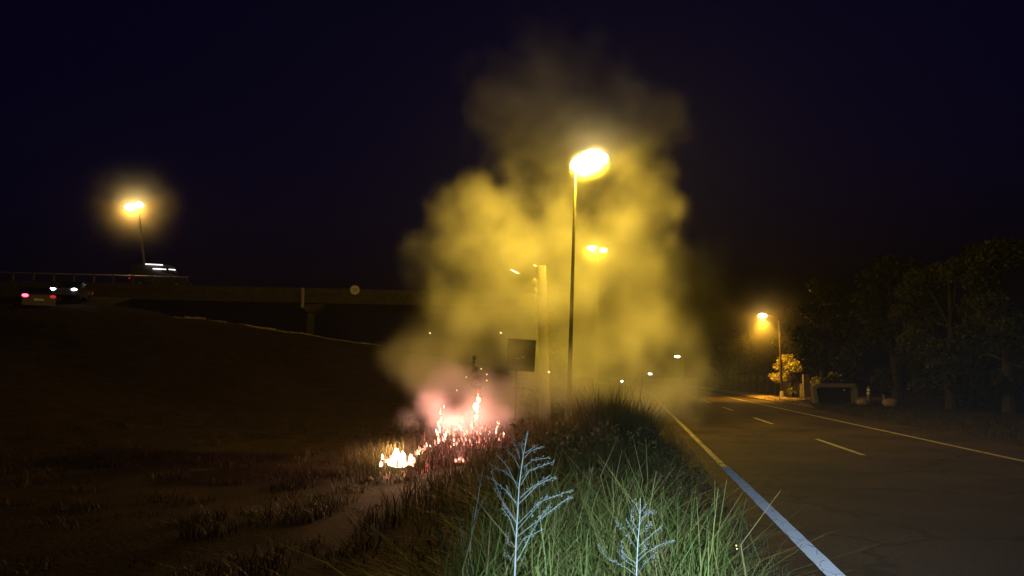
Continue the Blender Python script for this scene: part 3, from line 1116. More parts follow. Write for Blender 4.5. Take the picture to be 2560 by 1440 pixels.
parts.append(blades(n, bx, by, ch[k] * r.uniform(0.4, 1.2, n), 0.014, 0.75, 85, curl=0.8))
n = 130
bx, by, k = clumpy(n, tx, ty, 0.5, 81)
parts.append(blades(n, bx, by, th[k] * np.random.default_rng(82).uniform(1.1, 1.55, n), 0.010, 0.25, 83, curl=0.5))
n = 5000
bx, by = r.uniform(-3.2, 0.7, n), r.uniform(9, 24, n)
parts.append(blades(n, bx, by, r.uniform(0.2, 0.65, n), 0.014, 0.6, 12))
v, f = join(parts)
tag(mesh_np("tall_grass", v, f, unlit_green), "tall grass clump darkened for weak torchlight between the fire and the road", kind="stuff")

# dry fringe by the road and short grass on the field and right verge
parts = []
n = 9000
bx, by = r.uniform(0.75, 1.35, n), 2.5 + 38 * r.uniform(0, 1, n) ** 1.6
parts.append(blades(n, bx, by, r.uniform(0.05, 0.22, n), 0.010, 0.7, 14))
v, f = join(parts)
tag(mesh_np("dry_grass", v, f, dry), "short dry grass along the left edge of the road", kind="stuff")
parts = []
n = 22000
bx = -1.2 - 20 * r.uniform(0, 1, n) ** 1.3
by = 15 + 24 * r.uniform(0, 1, n) ** 1.2
parts.append(blades(n, bx, by, r.uniform(0.03, 0.13, n), 0.014, 0.8, 15))
ncl = 420
cx = -1.3 - 17 * r.uniform(0, 1, ncl) ** 1.2
cyv = 5.5 + 24 * r.uniform(0, 1, ncl) ** 1.15
ch = 0.08 + 0.34 * r.uniform(0, 1, ncl) ** 2.2
n = 26000
bx, by, k = clumpy(n, cx, cyv, 0.34, 86)
parts.append(blades(n, bx, by, ch[k] * r.uniform(0.4, 1.2, n), 0.012, 0.9, 87, curl=0.8))
n = 9000
bx, by = r.uniform(9.7, 13.5, n), 12 + 50 * r.uniform(0, 1, n)
parts.append(blades(n, bx, by, r.uniform(0.05, 0.2, n), 0.02, 0.6, 16))
v, f = join(parts)
field_m = leaf_mat("field_grass", [(0.02, 0.016, 0.008), (0.035, 0.026, 0.013), (0.05, 0.036, 0.02)], trans=0.15)
tag(mesh_np("field_grass", v, f, field_m), "low dark grass on the left field and the right verge", kind="stuff")

# leafy weeds mixed into the verge
wr = np.random.default_rng(31)
wc = []
for k in range(70):
    y_ = 4.2 + 14 * wr.uniform() ** 1.3
    x_ = wr.uniform(-1.9, 0.9)
    z_ = float(height(np.array(x_), np.array(y_)))
    hh = wr.uniform(0.1, 0.34) * (1.0 if x_ < 0.4 else 0.6)
    wc.append((x_, y_, z_ + hh, 0.16 + 0.2 * wr.uniform(), 0.25, hh * 1.1))
for px, D, hh in ((1350, 13, 0.9), (1500, 13.2, 1.15), (1560, 12.6, 1.0), (1590, 13.4, 1.1), (1430, 12.6, 0.8), (1620, 12, 0.7), (1640, 14, 0.6), (1660, 11, 0.4), (1690, 12, 0.35), (1700, 9.5, 0.25)):
    q = P(px, 1000, D)
    z_ = float(height(np.array(q.x), np.array(q.y)))
    for j in range(4):
        wc.append((q.x + wr.uniform(-0.3, 0.3), q.y + wr.uniform(-0.3, 0.3), z_ + hh * wr.uniform(0.3, 0.95), 0.26, 0.26, 0.2))
v, f = leaf_cloud(wc, 9000, 0.045, 33)
tag(mesh_np("verge_weeds", v, f, leaf_mat("weed_leaves", [(0.03, 0.04, 0.012), (0.06, 0.075, 0.02), (0.10, 0.09, 0.03), (0.13, 0.10, 0.05)])), "leafy weeds mixed into the grass of the verge", kind="stuff")

# burning tufts: yellow green on the left, charred behind
fire_pts = [P(px, py, D) for px, py, D in ((930, 1150, 15.0), (970, 1160, 14.9), (1010, 1160, 15.0), (1040, 1140, 15.6), (1080, 1110, 17.0), (1110, 1100, 18.0), (1150, 1105, 18.0), (1190, 1105, 18.0), (1230, 1105, 17.5), (1260, 1100, 17.0), (1290, 1110, 16.0), (1165, 1150, 15.6))]
fx = np.array([p.x for p in fire_pts])
fy = np.array([p.y for p in fire_pts])
n = 1500
bx, by, k = clumpy(n, fx[:3] - 0.15, fy[:3] + 0.3, 0.5, 21)
v1 = blades(n, bx, by, np.random.default_rng(22).uniform(0.2, 0.8, n), 0.011, 0.4, 23)
tag(mesh_np("burning_grass", v1[0], v1[1], dry), "yellow green grass tuft lit by the flames on the left", kind="stuff")
n = 2600
bx, by, k = clumpy(n, fx[3:], fy[3:], 0.55, 24)
v1 = blades(n, bx, by, np.random.default_rng(25).uniform(0.2, 0.95, n), 0.012, 0.5, 26, curl=1.0)
tag(mesh_np("charred_grass", v1[0], v1[1], char), "charred curling grass stems around the flames", kind="stuff")


# ------------------------------------------------------------------ seed head stalks
stalk_m = mat("pale_stalk", (0.26, 0.31, 0.28), rough=0.6, var=0.15, scale=20)
spike_m = leaf_mat("spikelets", [(0.15, 0.18, 0.15), (0.22, 0.26, 0.23), (0.30, 0.33, 0.30)], trans=0.25)


def seed_stalk(stem, branches, D, label, seed, r0):
    rr = random.Random(seed)
    pts = [P(x, y, D) for x, y in stem]
    low = pts[0]
    g0 = Vector((low.x + 0.02, low.y, 0))
    g0.z = float(height(np.array(g0.x), np.array(g0.y)))
    t = thing("grass_stalk", g0, label, "grass stalk", "flowering grass stalks near the camera")
    full = [g0 - Vector((0, 0, 0.05)), g0.lerp(low, 0.5) + Vector((0.01, 0, 0))] + pts
    rad = [r0 * 1.25, r0 * 1.15] + [r0 * (1.0 - 0.72 * i / (len(pts) - 1)) for i in range(len(pts))]
    MB().tube(full, rad, 6).build("stem", stalk_m, t, True)
    # leaf blades low on the stem
    for k in range(4):
        a = rr.uniform(0, 6.28)
        q = g0.lerp(low, 0.25 + 0.18 * k)
        d = Vector((math.cos(a), math.sin(a), 0))
        pr = Vector((-d.y, d.x, 0)) * 0.008
        ms = [q, q + d * 0.12 + Vector((0, 0, 0.2)), q + d * 0.28 + Vector((0, 0, 0.28)), q + d * 0.42 + Vector((0, 0, 0.2))]
        vs = []
        for j, p in enumerate(ms):
            w_ = (1, 1, 0.7, 0.1)[j]
            vs += [p - pr * w_, p + pr * w_]
        MB().add(vs, [(2 * j, 2 * j + 1, 2 * j + 3, 2 * j + 2) for j in range(3)]).build("leaf", green, t)
    for br in branches:
        dd = rr.uniform(-0.28, 0.28)
        m_ = len(br) - 1
        bp = [P(x + (rr.uniform(-7, 7) if i else 0), y + (rr.uniform(-6, 6) if i else 0), D + dd * (i / m_) ** 1.5) for i, (x, y) in enumerate(br)]
        # smooth the polyline
        sm = []
        for i in range(m_):
            for q in (0, 0.33, 0.66):
                sm.append(bp[i].lerp(bp[i + 1], q))
        sm.append(bp[-1])
        bo = MB().tube(sm, [r0 * 0.22 * (1 - 0.6 * i / len(sm)) + 0.0003 for i in range(len(sm))], 4).build("branch", stalk_m, t)
        mb = MB()
        total = sum((sm[i + 1] - sm[i]).length for i in range(len(sm) - 1))
        cnt = max(5, int(total / rr.uniform(0.005, 0.012)))
        for c in range(cnt):
            q = 0.38 + 0.62 * (c + rr.random()) / cnt
            f_ = q * (len(sm) - 1)
            i = min(int(f_), len(sm) - 2)
            p = sm[i].lerp(sm[i + 1], f_ - i)
            tg = (sm[i + 1] - sm[i]).normalized()
            sd = Vector((rr.uniform(-1, 1), rr.uniform(-1, 1), rr.uniform(-1, 1)))
            sd = (sd - tg * sd.dot(tg)).normalized()
            ax = (tg * 0.8 + sd * rr.uniform(0.35, 0.9)).normalized()
            p = p + sd * rr.uniform(0.001, 0.009)
            L = rr.uniform(0.005, 0.010)
            wv = ax.cross(Vector((0.3, 0.5, 0.8))).normalized() * L * 0.26
            wu = ax.cross(wv).normalized() * L * 0.26
            m0 = p + ax * L * 0.45
            mb.add([p, m0 + wv, m0 + wu, m0 - wv, m0 - wu, p + ax * L],
                   [(0, 2, 1), (0, 3, 2), (0, 4, 3), (0, 1, 4), (5, 1, 2), (5, 2, 3), (5, 3, 4), (5, 4, 1)])
        mb.build("spikelets", spike_m, bo)["kind"] = "stuff"
    return t


def z1(l):
    return [(1180 + 0.2639 * x, 1060 + 0.2639 * y) for x, y in l]


def z2(l):
    return [(1460 + 0.1527 * x, 1220 + 0.1527 * y) for x, y in l]


S1 = z1([(405, 1440), (420, 1060), (432, 850), (445, 600), (468, 420), (490, 270), (520, 130), (530, 60)])
B1 = [z1(l) for l in (
    [(430, 1300), (560, 1010), (640, 880), (730, 760)], [(425, 1070), (640, 900), (930, 700)], [(435, 945), (650, 760), (955, 635)],
    [(440, 760), (600, 580), (800, 480)], [(455, 700), (560, 590), (740, 470)], [(462, 580), (560, 460), (780, 375)],
    [(490, 410), (580, 350), (715, 310)], [(495, 320), (560, 250), (690, 200)], [(500, 280), (560, 220), (620, 190)],
    [(440, 570), (350, 460), (180, 375)], [(435, 610), (330, 420), (235, 285)], [(450, 420), (420, 300), (295, 190)],
    [(450, 330), (420, 250), (400, 160)], [(425, 770), (330, 640), (180, 520), (65, 460)], [(420, 940), (300, 760), (180, 470)],
    [(415, 920), (320, 780), (230, 620)], [(412, 1060), (350, 900), (280, 800)], [(400, 1170), (360, 1110), (320, 1060)],
    [(398, 1310), (345, 1260), (295, 1200)], [(425, 1290), (520, 1090), (560, 1000)], [(420, 1200), (500, 1080), (660, 990)],
    [(500, 220), (515, 140), (530, 60)], [(485, 300), (470, 220), (450, 170)], [(460, 520), (500, 460), (520, 400)],
    [(440, 760), (360, 680), (330, 600)], [(432, 1000), (560, 860), (700, 660)])]
seed_stalk(S1, B1, 3.3, "tall pale flowering grass stalk with spreading branches, nearest the camera", 51, 0.0042)
S2 = z2([(858, 1440), (870, 1150), (885, 850), (910, 560), (918, 380), (925, 170)])
B2 = [z2(l) for l in (
    [(845, 1420), (690, 1270), (400, 1100), (245, 945)], [(855, 1230), (700, 1080), (600, 860)], [(865, 1010), (760, 850), (520, 540)],
    [(880, 880), (780, 700), (640, 520)], [(890, 700), (820, 560), (750, 340)], [(870, 1430), (1000, 1250), (1200, 1050)],
    [(880, 1200), (1050, 1030), (1280, 930), (1450, 840)], [(900, 960), (1040, 830), (1280, 610)], [(905, 760), (1000, 660), (1060, 560)],
    [(915, 600), (1010, 480), (1100, 360)], [(920, 420), (970, 330), (985, 280)], [(915, 430), (860, 300), (845, 190)],
    [(855, 1300), (640, 1180), (560, 1000)], [(875, 1120), (1000, 1000), (1070, 860)], [(912, 520), (1040, 440), (1180, 400)])]
seed_stalk(S2, B2, 3.7, "shorter dim flowering grass stalk right of the tall one", 52, 0.0034)
S3 = [(1168, 1440), (1180, 1330), (1196, 1240), (1210, 1160)]
seed_stalk(S3, [[(1180, 1330), (1192, 1280), (1213, 1233)], [(1172, 1400), (1160, 1330), (1150, 1290)], [(1190, 1270), (1196, 1220), (1190, 1175)]], 4.6,
           "thin dark grass stalk left of the tall flowering one", 53, 0.003)

# ------------------------------------------------------------------ fire
flame_hot = glow("flame_white_hot", (1.0, 0.66, 0.40), 7.0)
flame_mid = glow("flame_pink", (1.0, 0.42, 0.27), 2.6)
flame_low = glow("flame_deep", (1.0, 0.28, 0.16), 1.1)


def flame(t, c, h, w_, m, rr):
    n = 6
    pts, rad = [], []
    lx, ly = rr.uniform(-0.25, 0.25) * h, rr.uniform(-0.25, 0.25) * h
    for i in range(n + 1):
        q = i / n
        pts.append(c + Vector((lx * q ** 1.5 + 0.06 * h * math.sin(5 * q + rr.random()), ly * q ** 1.5, h * q)))
        rad.append(w_ * (math.sin(math.pi * (0.12 + 0.86 * q)) ** 0.8) * (1 - 0.55 * q) + 0.001)
    MB().tube(pts, rad, 6).build("flame", m, t, True)


def strand(t, pts, w_, m, rr):
    """tongues and beads of flame running up a burning stalk"""
    N = 15
    for i in range(N + 1):
        f_ = i / N * (len(pts) - 1)
        k = min(int(f_), len(pts) - 2)
        p = pts[k].lerp(pts[k + 1], f_ - k) + Vector((rr.uniform(-1, 1), 0, 0)) * w_ * 0.6
        q = 1 - 0.45 * i / N
        flame(t, p, rr.uniform(1.6, 3.4) * w_ * q, rr.uniform(0.25, 0.75) * w_ * q, rr.choice((m, m, flame_hot, flame_low)), rr)
    MB().tube(pts, [0.012, 0.010, 0.008, 0.006, 0.004][:len(pts)], 5).build("burning_stalk", flame_low, t, True)


def fire_light(t, p, power, col=(1.0, 0.42, 0.22), r_=0.15):
    ld = bpy.data.lights.new("fire_light", 'POINT')
    ld.energy = power
    ld.color = col
    ld.shadow_soft_size = r_
    lo = bpy.data.objects.new("fire_light", ld)
    COL.objects.link(lo)
    lo.parent = t
    lo.location = Vector(p) - t.location


def fire_patch(label, box, D, n, hot, hrange, seed, power, lightpx, col=(1.0, 0.42, 0.29)):
    rr = random.Random(seed)
    c = gz(P((box[0] + box[2]) / 2, box[3], D))
    t = thing("grass_fire", c, label, "fire", "burning grass")
    for k in range(n):
        q = rr.random()
        px = box[0] + (box[2] - box[0]) * q
        py = box[3] + (box[1] - box[3]) * min(1, max(0, q * 0.9 + rr.uniform(-0.12, 0.12)) if hot != 'flat' else rr.random())
        p = P(px, py, D + rr.uniform(-0.4, 0.4) + 1.6 * q * (hot != 'flat'))
        m = rr.choices((flame_hot, flame_mid, flame_low), (3, 4, 2) if hot is True else (1, 4, 4))[0]
        flame(t, p, rr.uniform(*hrange), rr.uniform(0.012, 0.032), m, rr)
    fire_light(t, P(lightpx[0], lightpx[1], D - 0.15), power, col)
    return t


f1 = fire_patch("brightest white hot fire at the left end of the burning grass", (950, 1148, 1040, 1168), 15.0, 34, 'flat', (0.04, 0.16), 61, 150, (985, 1118), (1.0, 0.55, 0.26))
rr = random.Random(99)
for k in range(40):
    flame(f1, P(948 + 90 * (0.4 * rr.random() + 0.4 * rr.random() + 0.2 * rr.random()), 1168 - 26 * rr.random() ** 1.6, 14.9 + rr.uniform(-0.2, 0.3)), rr.uniform(0.06, 0.2), rr.uniform(0.035, 0.07), flame_hot, rr)
f2 = fire_patch("thin line of flames climbing up right of the brightest fire", (1030, 1092, 1115, 1142), 15.7, 44, True, (0.03, 0.12), 62, 60, (1070, 1065))
strand(f2, [P(1096, 1095, 17), P(1098, 1060, 17), P(1102, 1030, 17), P(1110, 1020, 17)], 0.045, flame_mid, rr)
f3 = fire_patch("broad pink fire with a tall burning stalk", (1105, 1070, 1225, 1122), 17.5, 90, 'flat', (0.03, 0.12), 63, 90, (1130, 1060), (1.0, 0.36, 0.27))
for q_ in ((1085, 1060, 17.2, 120), (1140, 1050, 17.6, 220), (1195, 1046, 17.6, 260), (1245, 1060, 17.6, 110)):
    fire_light(f3, P(*q_[:3]), q_[3], (1.0, 0.36, 0.27), 0.5)
strand(f3, [P(1180, 1085, 17.5), P(1186, 1050, 17.5), P(1190, 1020, 17.5), P(1197, 1000, 17.5), P(1199, 978, 17.5)], 0.06, flame_mid, rr)
for q in ((1190, 1016, 0.075), (1190, 1042, 0.05), (1197, 1000, 0.05)):
    MB().ball(P(q[0], q[1], 17.4), (q[2] * 0.8, q[2] * 0.6, q[2]), 8, 6, lump=0.2).build("flame", flame_hot, f3, True)
f4 = fire_patch("low separate patch of flames in front of the broad fire", (1138, 1148, 1172, 1160), 15.4, 18, 'flat', (0.03, 0.09), 64, 20, (1155, 1140))
f5 = fire_patch("small glowing spots at the right end of the fire", (1238, 1085, 1262, 1105), 16.8, 12, 'flat', (0.03, 0.08), 65, 10, (1248, 1075))
strand(f5, [P(1240, 1085, 16.8), P(1244, 1068, 16.8), P(1247, 1055, 16.8)], 0.035, flame_low, rr)

# glowing stems inside the fire
gr_ = np.random.default_rng(70)
for ft, idx, n_, hh in ((f3, slice(5, 9), 420, (0.2, 0.8)), (f2, slice(3, 6), 160, (0.12, 0.4)), (f1, slice(1, 3), 40, (0.08, 0.25))):
    bx, by, k = clumpy(n_, fx[idx], fy[idx], 0.5, 71 + n_)
    gv, gf = blades(n_, bx, by, gr_.uniform(hh[0], hh[1], n_), 0.011, 0.55, 72 + n_, curl=1.2)
    go_ = mesh_np("glowing_stems", gv, gf, glow("glowing_stem", (1.0, 0.24, 0.17), 0.9), ft)
    go_["kind"] = "stuff"

# sparks carried up by the smoke
spark_m = glow("spark", (1.0, 0.75, 0.35), 7.0)
for px, py, D, L, lab in (
        (1287, 679, 26, 0.34, "longest glowing ember, a streak left of the concrete pole top"), (1338, 664, 27, 0.14, "short ember streak touching the concrete pole top"),
        (1203, 922, 19, 0.03, "topmost of the embers above the tall burning stalk"), (1217, 936, 19, 0.035, "middle ember right above the tall burning stalk"),
        (1217, 951, 19, 0.03, "lowest ember right above the tall burning stalk"), (1166, 943, 19, 0.025, "lone ember left of the tall burning stalk"),
        (1142, 976, 18, 0.03, "ember between the two burning stalks"), (1252, 832, 22, 0.05, "ember floating up left of the black signboard"),
        (1075, 833, 21, 0.05, "ember high in the smoke at its left side"), (1372, 930, 20, 0.05, "ember low in the smoke beside the concrete pole"),
        (1841, 1364, 5.2, 0.006, "upper of two tiny sparks in the grass by the road"), (1842, 1372, 5.2, 0.005, "lower of two tiny sparks in the grass by the road")):
    c = P(px, py, D)
    d = (P(px + 20, py + (10 if L > 0.1 else 14), D) - c).normalized()
    w_ = max(0.009, L * 0.05) if D > 10 else 0.004
    o = MB().tube([c - d * L * 0.5, c - d * L * 0.2, c + d * L * 0.2, c + d * L * 0.5], [w_ * 0.3, w_, w_ * 0.8, w_ * 0.2], 5).build("ember", spark_m)
    tag(o, lab, "ember", "glowing embers")

# ------------------------------------------------------------------ haze
hm = bpy.data.materials.new("haze_air")
hm.use_nodes = True
nt = hm.node_tree
nt.nodes.clear()
ho = nt.nodes.new("ShaderNodeOutputMaterial")
hv = nt.nodes.new("ShaderNodeVolumePrincipled")
hv.inputs["Color"].default_value = (0.9, 0.9, 0.9, 1)
hv.inputs["Density"].default_value = 0.0004
hv.inputs["Anisotropy"].default_value = 0.4
nt.links.new(hv.outputs[0], ho.inputs["Volume"])
hz_o = MB().box((0, 0, 11.5), (1260, 1260, 27)).build("haze", hm)
tag(hz_o, "thin night haze filling the air", kind="stuff")

# ------------------------------------------------------------------ balls of thin smoke added to give lamps a halo
def lamp_halo(c, rad, dens_, label, seed):
    m_ = bpy.data.materials.new("halo_smoke")
    m_.use_nodes = True
    t_ = m_.node_tree
    t_.nodes.clear()
    o_ = t_.nodes.new("ShaderNodeOutputMaterial")
    v_ = t_.nodes.new("ShaderNodeVolumePrincipled")
    v_.inputs["Color"].default_value = (0.95, 0.95, 0.95, 1)
    v_.inputs["Anisotropy"].default_value = 0.2
    tc_ = t_.nodes.new("ShaderNodeTexCoord")
    ln = t_.nodes.new("ShaderNodeVectorMath")
    ln.operation = 'LENGTH'
    t_.links.new(tc_.outputs["Object"], ln.inputs[0])
    mr = t_.nodes.new("ShaderNodeMapRange")
    mr.inputs[1].default_value = rad * 0.98
    mr.inputs[2].default_value = 0.0
    mr.inputs[3].default_value = 0.0
    mr.inputs[4].default_value = 1.0
    t_.links.new(ln.outputs["Value"], mr.inputs[0])
    pw = t_.nodes.new("ShaderNodeMath")
    pw.operation = 'POWER'
    pw.inputs[1].default_value = 4.0
    t_.links.new(mr.outputs[0], pw.inputs[0])
    ml = t_.nodes.new("ShaderNodeMath")
    ml.operation = 'MULTIPLY'
    ml.inputs[1].default_value = dens_
    nz_ = t_.nodes.new("ShaderNodeTexNoise")
    nz_.inputs["Scale"].default_value = 2.2 / rad
    nz_.inputs["Detail"].default_value = 3
    t_.links.new(tc_.outputs["Object"], nz_.inputs["Vector"])
    m2_ = t_.nodes.new("ShaderNodeMapRange")
    m2_.inputs[1].default_value, m2_.inputs[2].default_value = 0.35, 0.65
    m2_.inputs[3].default_value, m2_.inputs[4].default_value = 0.35, 1.6
    t_.links.new(nz_.outputs["Fac"], m2_.inputs[0])
    m3_ = t_.nodes.new("ShaderNodeMath")
    m3_.operation = 'MULTIPLY'
    t_.links.new(pw.outputs[0], m3_.inputs[0])
    t_.links.new(m2_.outputs[0], m3_.inputs[1])
    t_.links.new(m3_.outputs[0], ml.inputs[0])
    t_.links.new(ml.outputs[0], v_.inputs["Density"])
    t_.links.new(v_.outputs[0], o_.inputs["Volume"])
    o = MB().ball((0, 0, 0), (rad, rad, rad), 20, 12).build("smoke", m_)
    o.location = c
    return tag(o, label, kind="stuff")


lamp_halo(P(338, 508, dl), 6.5, 0.26, "thin smoke added as a glow round the lamp on the overpass", 1)
lamp_halo(P(1482, 619, D2), 2.2, 0.9, "thin smoke added as a glow round the twin lamp behind", 3)
lamp_halo(r1p, 6.0, 0.07, "thin smoke added as a glow round the lamp on the right verge", 2)

# ------------------------------------------------------------------ smoke
def lattice(shape, cells, rg):
    """smooth value noise on a grid of the given shape"""
    lat = rg.uniform(0, 1, [c + 2 for c in cells])
    out = lat
    for ax_, (n_, c) in enumerate(zip(shape, cells)):
        tpos = np.linspace(0, c, n_, endpoint=False)
        i0 = tpos.astype(int)
        fr = tpos - i0
        fr = fr * fr * (3 - 2 * fr)
        a = np.take(out, i0, axis=ax_)
        b = np.take(out, i0 + 1, axis=ax_)
        sh = [1] * 3
        sh[ax_] = n_
        fr = fr.reshape(sh)
        out = a * (1 - fr) + b * fr
    return out


# (px, py, depth, radius in photograph pixels, amount)
PUFFS = [
    (1130, 570, 30, 95, 1.0), (1210, 540, 30, 95, 1.0), (1310, 520, 31, 90, 1.0), (1100, 680, 28, 105, 1.1), (1210, 660, 29.5, 130, 1.1), (1075, 750, 27, 85, 1.1), (1170, 760, 28, 105, 1.0),
    (1380, 620, 31.5, 120, 1.1), (1500, 640, 32, 130, 1.1), (1600, 570, 32.5, 110, 0.9), (1620, 690, 31.5, 95, 1.0), (1560, 800, 31, 110, 1.1),
    (1450, 770, 31, 120, 1.1), (1300, 790, 29, 110, 0.9), (1100, 830, 26, 105, 1.1), (1075, 910, 23, 80, 1.0), (1190, 900, 23, 95, 0.9),
    (1370, 930, 27, 100, 1.0), (1490, 920, 28, 100, 1.0), (1620, 910, 28, 110, 1.2), (1720, 930, 28, 75, 1.1), (1650, 800, 30, 80, 0.8),
    (1580, 470, 32, 100, 0.5), (1660, 540, 32, 65, 0.7), (1420, 500, 31.5, 80, 0.9), (1700, 880, 29, 70, 0.8),
    (1400, 290, 31, 190, 0.075), (1290, 350, 31, 130, 0.08), (1570, 300, 31, 110, 0.09), (1430, 150, 31, 150, 0.03), (1490, 400, 30.5, 130, 0.14),
    (1310, 880, 22.8, 75, 1.3), (1280, 780, 23, 60, 0.4), (1370, 740, 25, 70, 0.6), (1290, 960, 20.5, 55, 1.0), (1380, 960, 21, 60, 0.9), (1460, 950, 22, 55, 0.8),
    (1060, 1010, 17.5, 45, 1.4), (1045, 940, 20.5, 55, 1.0), (1130, 930, 21, 70, 1.0), (1175, 1050, 18.4, 75, 2.8), (1190, 1000, 19, 70, 1.8), (1245, 1050, 18.5, 50, 1.8), (1110, 975, 19, 65, 1.0), (1120, 1060, 18, 50, 2.0), (1010, 1060, 16, 35, 0.9), (1260, 1010, 20, 70, 1.2), (1320, 1000, 21, 65, 1.2),
    (1155, 1130, 15.6, 16, 0.8), (1090, 1050, 17, 45, 1.3), (1150, 1070, 18.2, 45, 1.5), (1690, 985, 25, 60, 1.0), (1760, 960, 27, 50, 0.7), (1770, 840, 30, 110, 0.06), (1820, 930, 30, 100, 0.07), (1740, 720, 31, 100, 0.04), (1620, 1000, 22, 40, 0.8)]
# dense smoke added for white glare round the lamp heads: (px, py, depth, radius px, amount)
GLARE = [(1456, 408, 27.9, 44, 6.0), (1486, 394, 28.3, 50, 5.0)]
VOX = 0.19
pc = np.array([list(P(a, b, d)) for a, b, d, _, _ in PUFFS])
pr = np.array([r_ * d / FPX for _, _, d, r_, _ in PUFFS])
pa = np.array([a for *_, a in PUFFS])
lo = (pc - pr[:, None] * 1.6).min(0)
hi = (pc + pr[:, None] * 1.6).max(0)
lo[2] = max(lo[2], -0.2)
res = np.ceil((hi - lo) / VOX).astype(int) + 1
hi = lo + (res - 1) * VOX
ax = [np.linspace(lo[i], hi[i], res[i]) for i in range(3)]
X3, Y3, Z3 = np.meshgrid(*ax, indexing='ij')
rg = np.random.default_rng(77)
ext = hi - lo


def fbm(base, octs, gain=0.5):
    tot = np.zeros(res)
    amp, norm = 1.0, 0.0
    for o_ in range(octs):
        cells = np.maximum(2, (ext / (base * 0.5 ** o_)).astype(int))
        nn = lattice(tuple(res), tuple(cells), rg)
        tot += amp * nn
        norm += amp
        amp *= gain
    return tot / norm


wx_, wy_, wz_ = (fbm(3.2, 3) - 0.5 for _ in range(3))
WX, WY, WZ = X3 + 2.0 * wx_, Y3 + 2.0 * wy_, Z3 + 2.0 * wz_
best = np.zeros(res)
num = np.zeros(res)
den = np.full(res, 1e-6)
for c, r_, a in zip(pc, pr, pa):
    k = min(1.0, r_ / 1.2)
    px_ = X3 + (WX - X3) * k
    py_ = Y3 + (WY - Y3) * k
    pz_ = Z3 + (WZ - Z3) * k
    d2 = ((px_ - c[0]) ** 2 + (py_ - c[1]) ** 2 / 1.3 + (pz_ - c[2]) ** 2) / r_ ** 2
    s_ = np.clip(1.45 - np.sqrt(d2), 0, 1.45)
    best = np.maximum(best, s_)
    num += a * s_ ** 2
    den += s_ ** 2
amt = num / den
n1 = fbm(2.6, 5, 0.55)
billow = 1 - np.abs(2 * fbm(1.6, 4, 0.55) - 1)
n2 = fbm(0.9, 3, 0.6)
shape = 1.1 * best + 1.15 * (n1 - 0.5) + 0.5 * (billow - 0.72) + 0.55 * (n2 - 0.5)
dens = smooth01((shape - 0.26) / 0.85) * amt * np.clip(0.72 + 1.8 * (n1 - 0.5) + 1.7 * (n2 - 0.5), 0.08, 2.2)
for a_, b_, d_, r_, am in GLARE:
    c = np.array(list(P(a_, b_, d_)))
    dd = np.sqrt((X3 - c[0]) ** 2 + (Y3 - c[1]) ** 2 + (Z3 - c[2]) ** 2) / (r_ * d_ / FPX)
    dens += am * np.clip(1 - dd - 0.9 * (n1 - 0.5), 0, 1) ** 2
edge = np.minimum.reduce([np.minimum(np.arange(res[i]), res[i] - 1 - np.arange(res[i])).reshape([-1 if j == i else 1 for j in range(3)]) * np.ones(res) for i in range(3)])
dens *= np.clip(edge / 3, 0, 1)
dens[dens < 0.01] = 0
print("SMOKE grid", res, dens.max(), dens.mean())

sm_ = bpy.data.materials.new("smoke_volume")
sm_.use_nodes = True
nt = sm_.node_tree
nt.nodes.clear()
so = nt.nodes.new("ShaderNodeOutputMaterial")
sv_ = nt.nodes.new("ShaderNodeVolumePrincipled")
sv_.inputs["Color"].default_value = (0.97, 0.97, 0.96, 1)
sv_.inputs["Density"].default_value = 0.40
sv_.inputs["Density Attribute"].default_value = "density"
sv_.inputs["Anisotropy"].default_value = 0.1
nt.links.new(sv_.outputs[0], so.inputs["Volume"])

me = bpy.data.meshes.new("smoke")
N = int(np.prod(res))
me.vertices.add(N)
me.vertices.foreach_set("co", np.stack([X3, Y3, Z3], -1).astype(np.float32).ravel())
at_ = me.attributes.new("smoke_amount", 'FLOAT', 'POINT')
at_.data.foreach_set("value", dens.astype(np.float32).ravel())
me.materials.append(sm_)
smoke = bpy.data.objects.new("smoke", me)
COL.objects.link(smoke)
tag(smoke, "billowing smoke lit yellow by the street lamp above the grass fire", kind="stuff")

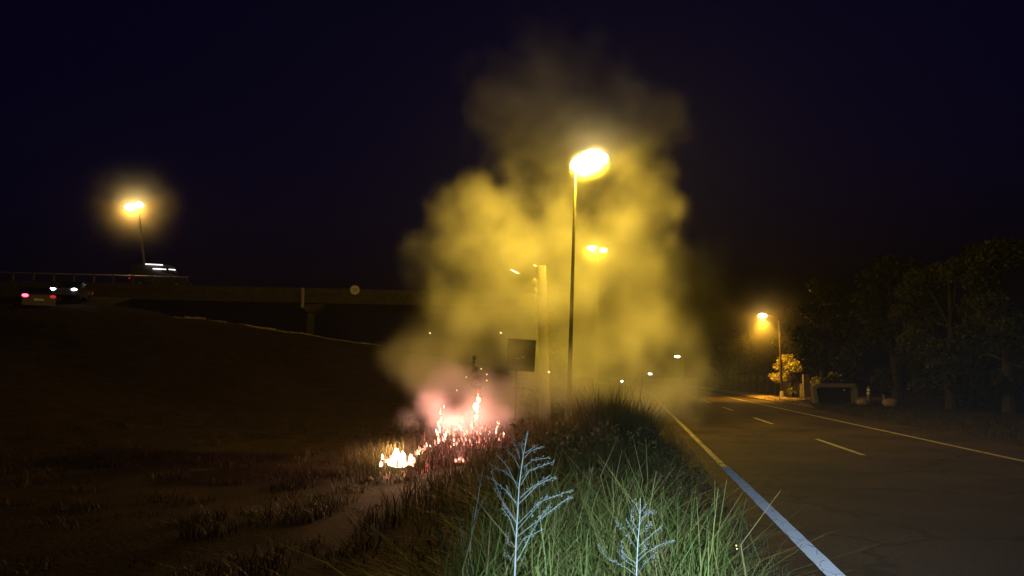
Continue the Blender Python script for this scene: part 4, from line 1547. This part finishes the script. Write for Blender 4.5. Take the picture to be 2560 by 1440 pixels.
ng = bpy.data.node_groups.new("smoke_grid", 'GeometryNodeTree')
ng.interface.new_socket("Geometry", in_out='INPUT', socket_type='NodeSocketGeometry')
ng.interface.new_socket("Geometry", in_out='OUTPUT', socket_type='NodeSocketGeometry')
gi = ng.nodes.new("NodeGroupInput")
go = ng.nodes.new("NodeGroupOutput")
vc = ng.nodes.new("GeometryNodeVolumeCube")
vc.inputs["Min"].default_value = lo
vc.inputs["Max"].default_value = hi
for i, nme in enumerate(("Resolution X", "Resolution Y", "Resolution Z")):
    vc.inputs[nme].default_value = int(res[i])
pos = ng.nodes.new("GeometryNodeInputPosition")
sub = ng.nodes.new("ShaderNodeVectorMath")
sub.operation = 'SUBTRACT'
sub.inputs[1].default_value = lo
ng.links.new(pos.outputs[0], sub.inputs[0])
dv = ng.nodes.new("ShaderNodeVectorMath")
dv.operation = 'SCALE'
dv.inputs["Scale"].default_value = 1.0 / VOX
ng.links.new(sub.outputs[0], dv.inputs[0])
hf = ng.nodes.new("ShaderNodeVectorMath")
hf.operation = 'ADD'
hf.inputs[1].default_value = (0.5, 0.5, 0.5)
ng.links.new(dv.outputs[0], hf.inputs[0])
fl = ng.nodes.new("ShaderNodeVectorMath")
fl.operation = 'FLOOR'
ng.links.new(hf.outputs[0], fl.inputs[0])
dt = ng.nodes.new("ShaderNodeVectorMath")
dt.operation = 'DOT_PRODUCT'
dt.inputs[1].default_value = (float(res[1] * res[2]), float(res[2]), 1.0)
ng.links.new(fl.outputs[0], dt.inputs[0])
na = ng.nodes.new("GeometryNodeInputNamedAttribute")
na.data_type = 'FLOAT'
na.inputs["Name"].default_value = "smoke_amount"
si = ng.nodes.new("GeometryNodeSampleIndex")
si.data_type = 'FLOAT'
si.domain = 'POINT'
si.clamp = True
ng.links.new(gi.outputs[0], si.inputs["Geometry"])
ng.links.new(na.outputs["Attribute"], si.inputs["Value"])
ng.links.new(dt.outputs["Value"], si.inputs["Index"])
ng.links.new(si.outputs[0], vc.inputs["Density"])
stm = ng.nodes.new("GeometryNodeSetMaterial")
stm.inputs["Material"].default_value = sm_
ng.links.new(vc.outputs["Volume"], stm.inputs["Geometry"])
ng.links.new(stm.outputs[0], go.inputs[0])
mod = smoke.modifiers.new("smoke_grid", 'NODES')
mod.node_group = ng
